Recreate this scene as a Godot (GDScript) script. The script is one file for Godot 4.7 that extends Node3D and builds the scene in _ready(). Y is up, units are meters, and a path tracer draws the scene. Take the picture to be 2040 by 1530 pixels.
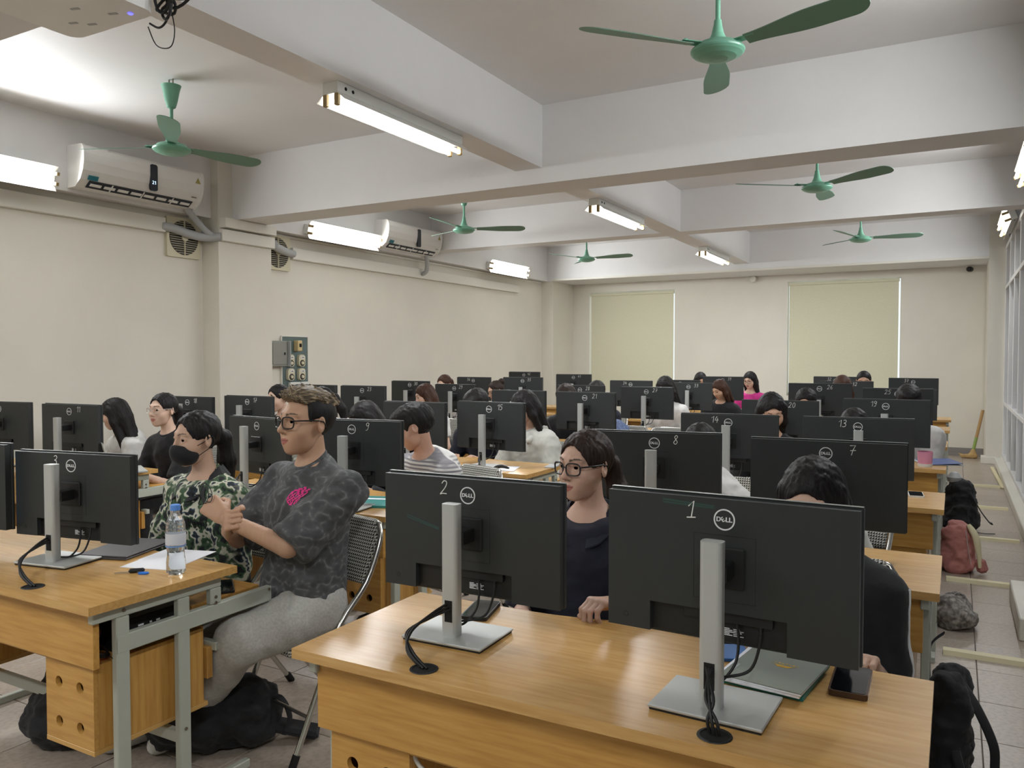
extends Node3D
# A computer classroom: three columns of two-seat desks, monitors seen from behind, students, ceiling fans and tube lights.

const W_LEFT := -6.57
const W_RIGHT := 0.62
const Z_BACK := -13.81
const Z_FRONT := 2.6
const CEIL := 3.457
const DESK_Y := 0.75

var M := {}
var used := {}
var cache := {}
var rng := RandomNumberGenerator.new()

# ---------------------------------------------------------------- mesh builder
class MB:
	var v := PackedVector3Array()
	var n := PackedVector3Array()
	var c := PackedColorArray()
	var col := Color.WHITE

	func tri(a: Vector3, b: Vector3, d: Vector3, na: Vector3, nb: Vector3, nd: Vector3) -> void:
		var g := (d - a).cross(b - a)
		v.append(a); n.append(na)
		if g.dot(na + nb + nd) >= 0.0:
			v.append(b); n.append(nb); v.append(d); n.append(nd)
		else:
			v.append(d); n.append(nd); v.append(b); n.append(nb)
		c.append(col); c.append(col); c.append(col)

	func ftri(a: Vector3, b: Vector3, d: Vector3, out: Vector3) -> void:
		var g := (d - a).cross(b - a).normalized()
		if g.dot(out) < 0.0:
			g = -g
		tri(a, b, d, g, g, g)

	func fquad(a: Vector3, b: Vector3, d: Vector3, e: Vector3, out: Vector3) -> void:
		ftri(a, b, d, out)
		ftri(a, d, e, out)

	func squad(a: Vector3, b: Vector3, d: Vector3, e: Vector3, na: Vector3, nb: Vector3, nd: Vector3, ne: Vector3) -> void:
		tri(a, b, d, na, nb, nd)
		tri(a, d, e, na, nd, ne)

	# box with chamfered edges
	func box(ctr: Vector3, size: Vector3, bv := 0.002, bas := Basis()) -> void:
		var h := size * 0.5
		bv = minf(bv, minf(h.x, minf(h.y, h.z)) * 0.95)
		for ax in 3:
			for s in [-1.0, 1.0]:
				var nn := Vector3.ZERO
				nn[ax] = s
				var u := (ax + 1) % 3
				var w := (ax + 2) % 3
				var q := []
				for k in [[-1, -1], [1, -1], [1, 1], [-1, 1]]:
					var p := Vector3.ZERO
					p[ax] = s * h[ax]
					p[u] = k[0] * (h[u] - bv)
					p[w] = k[1] * (h[w] - bv)
					q.append(ctr + bas * p)
				fquad(q[0], q[1], q[2], q[3], bas * nn)
		if bv <= 0.0:
			return
		for ax in 3:
			var u := (ax + 1) % 3
			var w := (ax + 2) % 3
			for su in [-1.0, 1.0]:
				for sw in [-1.0, 1.0]:
					var q := []
					for k in [[-1, 0], [1, 0], [1, 1], [-1, 1]]:
						var p := Vector3.ZERO
						p[ax] = k[0] * (h[ax] - bv)
						p[u] = su * (h[u] if k[1] == 0 else h[u] - bv)
						p[w] = sw * (h[w] - bv if k[1] == 0 else h[w])
						q.append(ctr + bas * p)
					var o := Vector3.ZERO
					o[u] = su
					o[w] = sw
					fquad(q[0], q[1], q[2], q[3], bas * o)
		for sx in [-1.0, 1.0]:
			for sy in [-1.0, 1.0]:
				for sz in [-1.0, 1.0]:
					var s3 := Vector3(sx, sy, sz)
					var i := h - Vector3.ONE * bv
					ftri(ctr + bas * (s3 * Vector3(h.x, i.y, i.z)), ctr + bas * (s3 * Vector3(i.x, h.y, i.z)), ctr + bas * (s3 * Vector3(i.x, i.y, h.z)), bas * s3)

	func bx(x0: float, x1: float, y0: float, y1: float, z0: float, z1: float, bv := 0.002) -> void:
		box(Vector3(x0 + x1, y0 + y1, z0 + z1) * 0.5, Vector3(absf(x1 - x0), absf(y1 - y0), absf(z1 - z0)), bv)

	# swept tube through points
	func tube(pts: Array, r, seg := 10, cap := true, flat := 1.0) -> void:
		var m := pts.size()
		var prev := Vector3.ZERO
		var rings := []
		var norms := []
		for i in m:
			var t: Vector3 = (pts[mini(i + 1, m - 1)] - pts[maxi(i - 1, 0)]).normalized()
			var up := prev
			if i == 0:
				up = Vector3.UP if absf(t.y) < 0.9 else Vector3.RIGHT
			var side := t.cross(up).normalized()
			if side.length() < 0.5:
				side = t.cross(Vector3(0.3, 0.5, 0.8)).normalized()
			up = side.cross(t).normalized()
			prev = up
			var rr: float = r[i] if r is Array else r
			var ring := []
			var nr := []
			for k in seg:
				var a := TAU * k / seg
				var dv := side * cos(a) + up * sin(a) * flat
				ring.append(pts[i] + dv * rr)
				nr.append((side * cos(a) * flat + up * sin(a)).normalized())
			rings.append(ring)
			norms.append(nr)
		for i in m - 1:
			for k in seg:
				var j := (k + 1) % seg
				squad(rings[i][k], rings[i][j], rings[i + 1][j], rings[i + 1][k], norms[i][k], norms[i][j], norms[i + 1][j], norms[i + 1][k])
		if cap:
			for e in [0, m - 1]:
				var o: Vector3 = (pts[0] - pts[1]).normalized() if e == 0 else (pts[m - 1] - pts[m - 2]).normalized()
				for k in seg:
					ftri(pts[e], rings[e][k], rings[e][(k + 1) % seg], o)

	# lathe: profile of (radius, height) about an axis
	func lathe(prof: Array, seg := 24, at := Vector3.ZERO, bas := Basis()) -> void:
		for i in prof.size() - 1:
			var a: Vector2 = prof[i]
			var b: Vector2 = prof[i + 1]
			var d := b - a
			if d.length() < 1e-6:
				continue
			var nr := Vector2(d.y, -d.x).normalized()
			for k in seg:
				var t0 := TAU * k / seg
				var t1 := TAU * (k + 1) / seg
				var u0 := Vector3(cos(t0), 0, sin(t0))
				var u1 := Vector3(cos(t1), 0, sin(t1))
				var n0 := bas * (u0 * nr.x + Vector3.UP * nr.y)
				var n1 := bas * (u1 * nr.x + Vector3.UP * nr.y)
				var p := at + bas * (u0 * a.x + Vector3.UP * a.y)
				var q := at + bas * (u1 * a.x + Vector3.UP * a.y)
				var r := at + bas * (u1 * b.x + Vector3.UP * b.y)
				var s := at + bas * (u0 * b.x + Vector3.UP * b.y)
				if a.x > 1e-6:
					tri(p, q, r, n0, n1, n1)
				if b.x > 1e-6:
					tri(p, r, s, n0, n1, n0)

	# polygon in the plane of (ux, uy), extruded along their cross product from d0 to d1
	func prism(poly: PackedVector2Array, at: Vector3, ux: Vector3, uy: Vector3, d0: float, d1: float, holes := []) -> void:
		var w := ux.cross(uy)
		var tris := Geometry2D.triangulate_polygon(poly)
		for i in range(0, tris.size(), 3):
			for e in [d0, d1]:
				var q := []
				for k in 3:
					var p := poly[tris[i + k]]
					q.append(at + ux * p.x + uy * p.y + w * e)
				ftri(q[0], q[1], q[2], w * (1.0 if e == maxf(d0, d1) else -1.0))
		var cw := Geometry2D.is_polygon_clockwise(poly)
		for i in poly.size():
			var a := poly[i]
			var b := poly[(i + 1) % poly.size()]
			var nn := Vector2(b.y - a.y, a.x - b.x) * (-1.0 if cw else 1.0)
			var A := at + ux * a.x + uy * a.y
			var B := at + ux * b.x + uy * b.y
			fquad(A + w * d0, B + w * d0, B + w * d1, A + w * d1, ux * nn.x + uy * nn.y)

	func mesh() -> ArrayMesh:
		var arr := []
		arr.resize(Mesh.ARRAY_MAX)
		arr[Mesh.ARRAY_VERTEX] = v
		arr[Mesh.ARRAY_NORMAL] = n
		arr[Mesh.ARRAY_COLOR] = c
		var m := ArrayMesh.new()
		m.add_surface_from_arrays(Mesh.PRIMITIVE_TRIANGLES, arr)
		return m

func curve(pts: Array, per := 6) -> Array:   # smooth polyline through points
	var cv := Curve3D.new()
	for i in pts.size():
		var t: Vector3 = (pts[mini(i + 1, pts.size() - 1)] - pts[maxi(i - 1, 0)]) / 6.0
		cv.add_point(pts[i], -t, t)
	var out := []
	for i in pts.size() - 1:
		for k in per:
			out.append(cv.sample(i, float(k) / per))
	out.append(pts[-1])
	return out

func rounded(x0: float, x1: float, y0: float, y1: float, r: float, seg := 5) -> PackedVector2Array:
	var p := PackedVector2Array()
	for k in [[x1 - r, y1 - r, 0.0], [x0 + r, y1 - r, 0.5], [x0 + r, y0 + r, 1.0], [x1 - r, y0 + r, 1.5]]:
		for i in seg + 1:
			var a: float = PI * (k[2] + 0.5 * i / seg)
			p.append(Vector2(k[0] + cos(a) * r, k[1] + sin(a) * r))
	return p

# ---------------------------------------------------------------- nodes
func numbered(called: String) -> String:
	used[called] = used.get(called, -1) + 1
	return called if used[called] == 0 else "%s_%03d" % [called, used[called]]

func thing(called: String, label: String, category: String, at := Vector3.ZERO, yaw := 0.0, group := "") -> Node3D:
	var o := Node3D.new()
	o.name = numbered(called)
	add_child(o)
	o.position = at
	o.rotation.y = yaw
	tag(o, label, category, group)
	return o

func tag(o: Node3D, label: String, category: String, group := "") -> void:
	o.set_meta("label", label)
	o.set_meta("category", category)
	if group:
		o.set_meta("group", group)

func part(parent: Node3D, called: String, mesh: Mesh, m: Material, at := Vector3.ZERO, rot := Vector3.ZERO) -> MeshInstance3D:
	var o := MeshInstance3D.new()
	o.name = called
	o.mesh = mesh
	o.material_override = m
	o.position = at
	o.rotation = rot
	parent.add_child(o, true)
	return o

func single(called: String, mesh: Mesh, m: Material, label: String, category: String, at := Vector3.ZERO, rot := Vector3.ZERO, group := "") -> MeshInstance3D:
	var o := part(self, numbered(called), mesh, m, at, rot)
	tag(o, label, category, group)
	return o

func struct(called: String, mesh: Mesh, m: Material, at := Vector3.ZERO) -> MeshInstance3D:
	var o := part(self, called, mesh, m, at)
	o.set_meta("kind", "structure")
	return o

# ---------------------------------------------------------------- materials
func noise(freq: float, oct := 4, kind := FastNoiseLite.TYPE_SIMPLEX_SMOOTH, sd := 1) -> FastNoiseLite:
	var f := FastNoiseLite.new()
	f.noise_type = kind
	f.frequency = freq
	f.fractal_octaves = oct
	f.seed = sd
	return f

func ntex(f: FastNoiseLite, cols: Array, size := 512, normal := false, bump := 4.0, offs := []) -> NoiseTexture2D:
	var t := NoiseTexture2D.new()
	t.width = size
	t.height = size
	t.seamless = true
	t.noise = f
	if normal:
		t.as_normal_map = true
		t.bump_strength = bump
		return t
	var g := Gradient.new()
	var pc := PackedColorArray()
	var po := PackedFloat32Array()
	for i in cols.size():
		pc.append(cols[i])
		po.append(offs[i] if offs else float(i) / (cols.size() - 1))
	g.colors = pc
	g.offsets = po
	t.color_ramp = g
	return t

func mat(key: String, col: Color, rough := 0.6, metal := 0.0) -> StandardMaterial3D:
	var m := StandardMaterial3D.new()
	m.resource_name = key
	m.albedo_color = col
	m.roughness = rough
	m.metallic = metal
	M[key] = m
	return m

func tri_tex(m: StandardMaterial3D, t: Texture2D, scale: Vector3, world := false) -> StandardMaterial3D:
	m.albedo_texture = t
	m.uv1_triplanar = true
	m.uv1_world_triplanar = world
	m.uv1_scale = scale
	m.uv1_triplanar_sharpness = 6.0
	return m

func rgb8(r: int, g: int, b: int) -> Color:
	return Color(r / 255.0, g / 255.0, b / 255.0)

func materials() -> void:
	var blotch := ntex(noise(0.006, 4, FastNoiseLite.TYPE_SIMPLEX_SMOOTH, 3), [rgb8(249, 249, 249), rgb8(255, 255, 255)])
	tri_tex(mat("wall_cream", rgb8(227, 222, 209), 0.55), blotch, Vector3.ONE * 0.35)
	tri_tex(mat("paint_white", rgb8(232, 231, 230), 0.6), blotch, Vector3.ONE * 0.3)
	mat("trim_white", rgb8(226, 223, 212), 0.45)
	mat("window_paint", rgb8(226, 226, 226), 0.4)
	mat("window_gap", rgb8(52, 54, 60), 0.5)
	var film := mat("window_film", rgb8(214, 218, 222), 0.18)
	film.metallic_specular = 0.5
	mat("window_glass", rgb8(60, 64, 70), 0.55)
	mat("grout", rgb8(120, 112, 104), 0.9)
	var speck := ntex(noise(0.03, 5, FastNoiseLite.TYPE_SIMPLEX, 11), [rgb8(222, 218, 214), rgb8(244, 242, 240), rgb8(255, 255, 255)])
	for i in 4:
		var b: Color = [rgb8(182, 171, 158), rgb8(178, 166, 153), rgb8(186, 174, 161), rgb8(180, 169, 157)][i]
		tri_tex(mat("tile%d" % i, b, 0.32), speck, Vector3.ONE * 2.0, true)
	# beech laminate
	var grain := ntex(noise(0.011, 5, FastNoiseLite.TYPE_SIMPLEX_SMOOTH, 5), [rgb8(226, 214, 196), rgb8(243, 237, 228), rgb8(255, 255, 255)])
	var wood := rgb8(206, 160, 88)
	for w in [["wood_x", Vector3(0.7, 9, 9)], ["wood_y", Vector3(9, 0.7, 9)]]:
		var wm := tri_tex(mat(w[0], wood, 0.3), grain, w[1])
		wm.metallic_specular = 0.45
	var wt: StandardMaterial3D = tri_tex(mat("wood_top", rgb8(212, 170, 106), 0.27), grain, Vector3(0.7, 9, 9))
	wt.metallic_specular = 0.6
	wt.normal_enabled = true
	wt.normal_texture = ntex(noise(0.09, 2, FastNoiseLite.TYPE_SIMPLEX, 8), [], 512, true, 1.2)
	wt.normal_scale = 0.05
	mat("wood_edge", rgb8(202, 158, 90), 0.4)
	mat("frame_grey", rgb8(176, 180, 168), 0.45)
	mat("screw", rgb8(150, 140, 125), 0.3, 0.9)
	var pl := mat("plastic_black", rgb8(47, 50, 50), 0.42)
	pl.metallic_specular = 0.45
	pl.normal_enabled = true
	pl.uv1_triplanar = true
	pl.uv1_scale = Vector3.ONE * 14.0
	pl.normal_texture = ntex(noise(0.2, 2, FastNoiseLite.TYPE_SIMPLEX, 21), [], 256, true, 3.0)
	pl.normal_scale = 0.12
	mat("plastic_dark", rgb8(22, 23, 24), 0.5)
	mat("bezel_light", rgb8(150, 152, 152), 0.35, 0.5)
	mat("cable_black", rgb8(20, 20, 21), 0.5)
	mat("stand_silver", rgb8(188, 190, 187), 0.42, 0.35)
	mat("mark_white", rgb8(236, 236, 232), 0.7)
	mat("print_white", rgb8(225, 226, 226), 0.5)
	var scr := mat("screen_lit", rgb8(30, 34, 40), 0.2)
	scr.emission_enabled = true
	scr.emission = rgb8(150, 175, 205)
	scr.emission_energy_multiplier = 0.35
	mat("chrome", rgb8(200, 198, 192), 0.22, 0.95)
	mat("rubber", rgb8(24, 24, 24), 0.8)
	mat("steel_white", rgb8(222, 222, 216), 0.35)
	mat("reflector", rgb8(236, 236, 232), 0.25, 0.3)
	mat("fan_green", rgb8(118, 176, 150), 0.35)
	mat("fan_green_dark", rgb8(108, 146, 126), 0.5)
	mat("ac_white", rgb8(236, 235, 232), 0.35)
	mat("ac_dark", rgb8(30, 36, 48), 0.2)
	mat("black_hole", rgb8(16, 15, 14), 0.9)
	mat("socket_tan", rgb8(150, 128, 84), 0.5)
	var tl := mat("tube_glow", Color.WHITE, 0.4)
	tl.emission_enabled = true
	tl.emission = Color(1.0, 0.985, 0.95)
	tl.emission_energy_multiplier = 9.0
	tri_tex(mat("blind_cloth", rgb8(226, 223, 196), 0.8), ntex(noise(0.05, 3, FastNoiseLite.TYPE_SIMPLEX, 31), [rgb8(240, 240, 238), Color.WHITE]), Vector3(3, 1.2, 3))
	mat("ivory", rgb8(226, 216, 178), 0.5)
	mat("tape_grey", rgb8(176, 178, 178), 0.5)
	mat("vent_ivory", rgb8(212, 204, 176), 0.5)
	mat("vent_dark", rgb8(56, 52, 48), 0.7)
	var pane := mat("pane_glass", Color(0.9, 0.95, 0.95, 0.12), 0.05)
	pane.transparency = BaseMaterial3D.TRANSPARENCY_ALPHA

# ---------------------------------------------------------------- room
func wall_mesh(x0: float, x1: float, y0: float, y1: float, z0: float, z1: float) -> ArrayMesh:
	var b := MB.new()
	b.bx(x0, x1, y0, y1, z0, z1, 0.0)
	return b.mesh()

func room() -> void:
	var b: MB
	# floor slab with single tiles of 0.4 m on it
	var fl := struct("floor", wall_mesh(W_LEFT - 0.15, W_RIGHT + 0.15, -0.2, -0.006, Z_BACK - 0.15, Z_FRONT + 0.15), M.grout)
	b = MB.new()
	b.box(Vector3(0, -0.003, 0), Vector3(0.396, 0.006, 0.396), 0.0012)
	var tile := b.mesh()
	var spots := []
	var ix := int(floor((W_LEFT - 0.112) / 0.4))
	while 0.112 + ix * 0.4 < W_RIGHT:
		var iz := 0
		while -5.13 + (iz - 23) * 0.4 < Z_FRONT:
			var p := Vector3(0.112 + (ix + 0.5) * 0.4, 0, -5.13 + (iz - 22.5) * 0.4)
			iz += 1
			if p.z < Z_BACK + 0.0 or p.x < W_LEFT or p.x > W_RIGHT + 0.19:
				continue
			# tiles of the aisles that the camera sees come first
			var rel := Vector2(p.x, p.z)
			var ang := rad_to_deg(atan2(-p.x, -p.z))
			var seen := 1.0 if p.z < -1.2 and ang > -5.0 and ang < 64.0 else 0.0
			if p.x > -0.3 and p.z < -3.0:
				seen += 2.0
			elif p.x > -2.9 and p.x < -1.2 and p.z < -1.4 and p.z > -3.6:
				seen += 3.0
			spots.append([seen * 100.0 - rel.length(), p])
		ix += 1
	spots.sort_custom(func(p, q): return p[0] > q[0])
	var rest := MB.new()
	for i in spots.size():
		var k: int = rng.randi() % 4
		if i < 300:
			part(fl, "tile", tile, M["tile%d" % k], spots[i][1])
		else:
			rest.box(spots[i][1] + Vector3(0, -0.003, 0), Vector3(0.396, 0.006, 0.396), 0.0012)
	part(fl, "tile_field", rest.mesh(), M.tile0).set_meta("kind", "stuff")

	struct("ceiling", wall_mesh(W_LEFT - 0.15, W_RIGHT + 0.15, CEIL, CEIL + 0.15, Z_BACK - 0.15, Z_FRONT + 0.15), M.paint_white)
	# left wall: cream below, white beam along the top
	struct("wall_left", wall_mesh(W_LEFT - 0.15, W_LEFT, 0, CEIL, Z_BACK - 0.15, Z_FRONT + 0.15), M.wall_cream)
	struct("trim_1", wall_mesh(W_LEFT, W_LEFT + 0.13, 2.85, CEIL, -12.95, Z_FRONT), M.paint_white)
	# pillars on the left wall
	struct("trim_2", wall_mesh(W_LEFT, -6.335, 0, CEIL, -6.18, -5.49), M.wall_cream)
	struct("trim_3", wall_mesh(W_LEFT, -6.335, 0, CEIL, Z_BACK, -12.95), M.wall_cream)
	struct("trim_4", wall_mesh(W_LEFT, -6.335, 0, CEIL, 1.0, 1.7), M.wall_cream)
	# cross beams and the beam down the middle
	struct("trim_5", wall_mesh(W_LEFT + 0.13, W_RIGHT, 2.847, CEIL, -6.035, -5.666), M.paint_white)
	struct("trim_6", wall_mesh(W_LEFT + 0.13, W_RIGHT, 2.969, CEIL, -9.57, -9.29), M.paint_white)
	struct("trim_7", wall_mesh(W_LEFT + 0.13, W_RIGHT, 2.847, CEIL, -1.995, -1.63), M.paint_white)
	struct("trim_8", wall_mesh(W_LEFT, W_RIGHT, 2.848, CEIL, Z_BACK, -12.93), M.paint_white)
	for seg in [[-5.666, -1.995], [-9.29, -6.035], [-12.93, -9.57], [-1.63, Z_FRONT]]:
		struct("trim_%d" % (9 + [-5.666, -9.29, -12.93, -1.63].find(seg[0])), wall_mesh(-3.11, -2.87, 2.969, CEIL, seg[0], seg[1]), M.paint_white)
	# thin ledge strip on the back beam
	b = MB.new()
	b.bx(-6.335, 0.395, 2.85, 2.885, -12.93, -12.905, 0.003)
	struct("trim_13", b.mesh(), M.trim_white)
	# back wall with two windows behind roller blinds
	var wins := [[-6.0, -4.36, 0.85, 2.69], [-2.45, -0.75, 0.85, 2.735]]
	b = MB.new()
	var z0 := Z_BACK - 0.15
	b.bx(W_LEFT - 0.15, wins[0][0], 0, CEIL, z0, Z_BACK, 0)
	b.bx(wins[0][1], wins[1][0], 0, CEIL, z0, Z_BACK, 0)
	b.bx(wins[1][1], W_RIGHT + 0.15, 0, CEIL, z0, Z_BACK, 0)
	for w in wins:
		b.bx(w[0], w[1], 0, w[2], z0, Z_BACK, 0)
		b.bx(w[0], w[1], w[3], CEIL, z0, Z_BACK, 0)
	struct("wall_back", b.mesh(), M.wall_cream)
	for i in 2:
		var w: Array = wins[i]
		var fr := MB.new()
		var zf := Z_BACK - 0.1
		fr.bx(w[0], w[0] + 0.012, w[2], w[3], zf - 0.04, zf)
		fr.bx(w[1] - 0.012, w[1], w[2], w[3], zf - 0.04, zf)
		fr.bx(w[0] + 0.012, w[1] - 0.012, w[2], w[2] + 0.05, zf - 0.04, zf)
		fr.bx(w[0] + 0.012, w[1] - 0.012, w[3] - 0.012, w[3], zf - 0.04, zf)
		var xm: float = (w[0] + w[1]) * 0.5
		fr.bx(xm - 0.03, xm + 0.03, w[2] + 0.05, w[3] - 0.012, zf - 0.04, zf)
		var wn := struct("window_%d" % (i + 1), fr.mesh(), M.steel_white)
		for s in [[w[0] + 0.012, xm - 0.03], [xm + 0.03, w[1] - 0.012]]:
			var p := MB.new()
			p.bx(s[0], s[1], w[2] + 0.05, w[3] - 0.012, zf - 0.024, zf - 0.018, 0)
			part(wn, "pane", p.mesh(), M.pane_glass)
		# roller blind
		var bl := thing("roller_blind", ["olive cream roller blind over the left window of the back wall", "olive cream roller blind over the right window of the back wall"][i], "blind", Vector3(xm, w[2], Z_BACK - 0.03), 0.0, "roller blinds")
		var hw: float = (w[1] - w[0]) * 0.5 - [0.03, 0.034][i]
		var hh: float = w[3] - w[2]
		b = MB.new()
		b.bx(-hw, hw, 0.02, hh - 0.05, -0.002, 0.002, 0.0008)
		part(bl, "cloth", b.mesh(), M.blind_cloth)
		b = MB.new()
		b.tube([Vector3(-hw - 0.01, hh - 0.045, 0), Vector3(hw + 0.01, hh - 0.045, 0)], 0.026, 14)
		part(bl, "roller", b.mesh(), M.blind_cloth)
		b = MB.new()
		b.bx(-hw, hw, 0.0, 0.024, -0.008, 0.008, 0.004)
		part(bl, "bottom_bar", b.mesh(), M.trim_white)
	# right pillar in the back corner, low kerb, baseboards
	struct("trim_14", wall_mesh(0.39, W_RIGHT, 0, CEIL, Z_BACK, -12.92), M.wall_cream)
	b = MB.new()
	b.bx(0.5, W_RIGHT, 0, 0.1, -12.92, Z_FRONT, 0.006)
	b.bx(0.335, W_RIGHT, 0, 0.1, -13.1, -12.88, 0.006)
	struct("trim_15", b.mesh(), M.trim_white)
	b = MB.new()
	b.bx(-6.335, 0.39, 0.05, 0.12, Z_BACK, Z_BACK + 0.014, 0.002)
	b.bx(-6.335, 0.39, 0.0, 0.05, Z_BACK, Z_BACK + 0.03, 0.002)
	struct("baseboard_back", b.mesh(), mat("baseboard", rgb8(140, 134, 130), 0.5))
	b = MB.new()
	b.bx(W_LEFT, W_LEFT + 0.014, 0.0, 0.12, -12.95, Z_FRONT, 0.002)
	struct("baseboard_left", b.mesh(), M.baseboard)
	# low white step beside the windows
	b = MB.new()
	b.bx(0.312, 0.5, 0, 0.12, -5.7, -4.87, 0.006)
	struct("trim_16", b.mesh(), M.trim_white)
	# right wall: header and glazed partition with posts, rails and filmed panes
	b = MB.new()
	b.bx(W_RIGHT, W_RIGHT + 0.15, 3.02, CEIL, Z_BACK, Z_FRONT, 0)
	b.bx(W_RIGHT, W_RIGHT + 0.15, 0, 0.1, Z_BACK, Z_FRONT, 0)
	b.bx(W_RIGHT + 0.1, W_RIGHT + 0.15, 0.1, 3.02, Z_BACK, Z_FRONT, 0)
	struct("wall_right", b.mesh(), M.window_gap)
	var wr := Node3D.new()
	wr.name = "window_3"
	wr.set_meta("kind", "structure")
	add_child(wr)
	b = MB.new()
	for y in [[0.1, 0.15], [0.83, 0.88], [2.41, 2.46], [2.96, 3.02]]:
		b.bx(W_RIGHT - 0.034, W_RIGHT + 0.05, y[0], y[1], -12.92, Z_FRONT, 0.004)
	part(wr, "rail", b.mesh(), M.window_paint)
	b = MB.new()
	b.bx(-0.03, 0.03, 0.1, 3.02, -0.035, 0.035, 0.003)
	var post := b.mesh()
	var panes := []
	for y in [[0.15, 0.83], [0.88, 2.41], [2.46, 2.96]]:
		b = MB.new()
		b.bx(-0.004, 0.004, y[0], y[1], 0.06, 0.86, 0)
		panes.append(b.mesh())
	var z := -12.9
	while z < Z_FRONT - 0.5:
		part(wr, "post", post, M.window_paint, Vector3(W_RIGHT, 0, z))
		for k in 3:
			part(wr, "pane", panes[k], M.window_film if k == 0 else M.window_glass, Vector3(W_RIGHT + 0.03, 0, z))
		z += 0.92
	# front wall behind the camera, with the green writing board
	struct("wall_front", wall_mesh(W_LEFT - 0.15, W_RIGHT + 0.15, 0, CEIL, Z_FRONT, Z_FRONT + 0.15), M.wall_cream)
	var gb := thing("writing_board", "long green writing board on the front wall", "board", Vector3(-2.4, 0.9, Z_FRONT - 0.03), PI)
	b = MB.new()
	b.bx(-1.8, 1.8, 0, 1.2, -0.02, 0.0, 0.002)
	part(gb, "board", b.mesh(), mat("board_green", rgb8(38, 82, 66), 0.5))
	b = MB.new()
	for e in [[-1.84, 1.84, -0.04, 0], [-1.84, 1.84, 1.2, 1.24], [-1.84, -1.8, 0, 1.2], [1.8, 1.84, 0, 1.2]]:
		b.bx(e[0], e[1], e[2], e[3], -0.025, 0.012, 0.003)
	part(gb, "frame", b.mesh(), M.frame_grey)
	# floor cable strips in the aisle
	var k := 0
	for zz in [-4.5, -6.0, -7.48, -9.05, -10.58]:
		b = MB.new()
		b.prism(PackedVector2Array([Vector2(-0.035, 0), Vector2(0.035, 0), Vector2(0.026, 0.022), Vector2(-0.026, 0.022)]), Vector3.ZERO, Vector3(0, 0, -1), Vector3.UP, 0.0, 0.5)
		single("cable_cover", b.mesh(), M.ivory, ["ivory cable cover across the aisle beside the patterned bag, nearest the camera", "ivory cable cover across the aisle in front of the pink bag", "ivory cable cover across the aisle in front of the black bag with handles", "ivory cable cover across the aisle just past the black bag with handles", "ivory cable cover across the aisle furthest back, toward the broom"][k], "cable cover", Vector3(-0.03, 0, zz), Vector3.ZERO, "floor cable strips in the aisle")
		k += 1
	b = MB.new()
	b.box(Vector3(0, 0.012, 0), Vector3(0.04, 0.024, 1.9), 0.006)
	single("cable_cover", b.mesh(), M.ivory, "ivory cable cover lying along the kerb under the windows", "cable cover", Vector3(0.472, 0, -11.45), Vector3(0, 0.02, 0), "floor cable strips in the aisle")

# ---------------------------------------------------------------- lights
func tube_lamp(at: Vector3, label: String, mount: String) -> void:
	# local: z along the lamp, light goes down (ceiling) or out along +x (wall)
	var t := thing("tube_lamp", label, "lamp", at, 0.0, "twin tube lamps")
	var wall := mount != "ceiling"
	if mount == "left":
		t.rotation = Vector3(0, 0, PI / 2 - 0.2)
	elif mount == "right":
		t.rotation = Vector3(0, 0, -PI / 2 + 0.35)
	var b := MB.new()
	b.bx(-0.055, 0.055, -0.06, 0.0, -0.625, 0.625, 0.003)
	part(t, "housing", b.mesh(), M.steel_white)
	b = MB.new()
	b.prism(PackedVector2Array([Vector2(-0.055, -0.06), Vector2(-0.1, -0.1), Vector2(-0.098, -0.104), Vector2(-0.05, -0.064), Vector2(0.05, -0.064), Vector2(0.098, -0.104), Vector2(0.1, -0.1), Vector2(0.055, -0.06)]), Vector3.ZERO, Vector3.RIGHT, Vector3.UP, -0.622, 0.622)
	part(t, "reflector", b.mesh(), M.reflector)
	for sx in [-0.04, 0.04]:
		for sz in [-1.0, 1.0]:
			b = MB.new()
			b.bx(sx - 0.014, sx + 0.014, -0.128, -0.062, sz * 0.612 - 0.012, sz * 0.612 + 0.012, 0.003)
			part(t, "tube_holder", b.mesh(), M.socket_tan)
		b = MB.new()
		b.tube([Vector3(sx, -0.108, -0.6), Vector3(sx, -0.108, 0.6)], 0.0135, 12)
		part(t, "tube", b.mesh(), M.tube_glow)
	for sz in [0.5, 0.56]:
		b = MB.new()
		b.lathe([Vector2(0.01, 0), Vector2(0.01, 0.002), Vector2(0, 0.002)], 10, Vector3(0.055, -0.03, sz), Basis(Vector3.FORWARD, PI / 2))
		part(t, "knockout", b.mesh(), M.black_hole)
	var l := AreaLight3D.new()
	l.name = "glow"
	l.area_size = Vector2(0.09, 1.18)
	l.light_color = Color(0.97, 0.985, 1.0)
	l.light_energy = LAMP_ENERGY
	l.shadow_enabled = true
	l.area_range = 20.0
	l.area_attenuation = 2.0
	t.add_child(l)
	l.position = Vector3(0, -0.128, 0)
	l.rotation.x = -PI / 2

const LAMP_ENERGY := 2.2

func lamps() -> void:
	var zc := [0.6, -3.98, -7.6, -11.28]
	var wh := ["behind the camera", "nearest the camera", "in the second bay", "in the back bay"]
	for i in 4:
		tube_lamp(Vector3(-2.99, 2.969, zc[i]), "white twin tube lamp under the middle beam, " + wh[i], "ceiling")
		tube_lamp(Vector3(W_LEFT + 0.13, 2.93, [0.6, -3.27, -7.4, -11.4][i]), "white twin tube lamp on the left wall, " + wh[i], "left")
		tube_lamp(Vector3(W_RIGHT - 0.06, 3.06, [0.6, -3.9, -7.75, -11.0][i]), "white twin tube lamp above the right windows, " + wh[i], "right")

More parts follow.
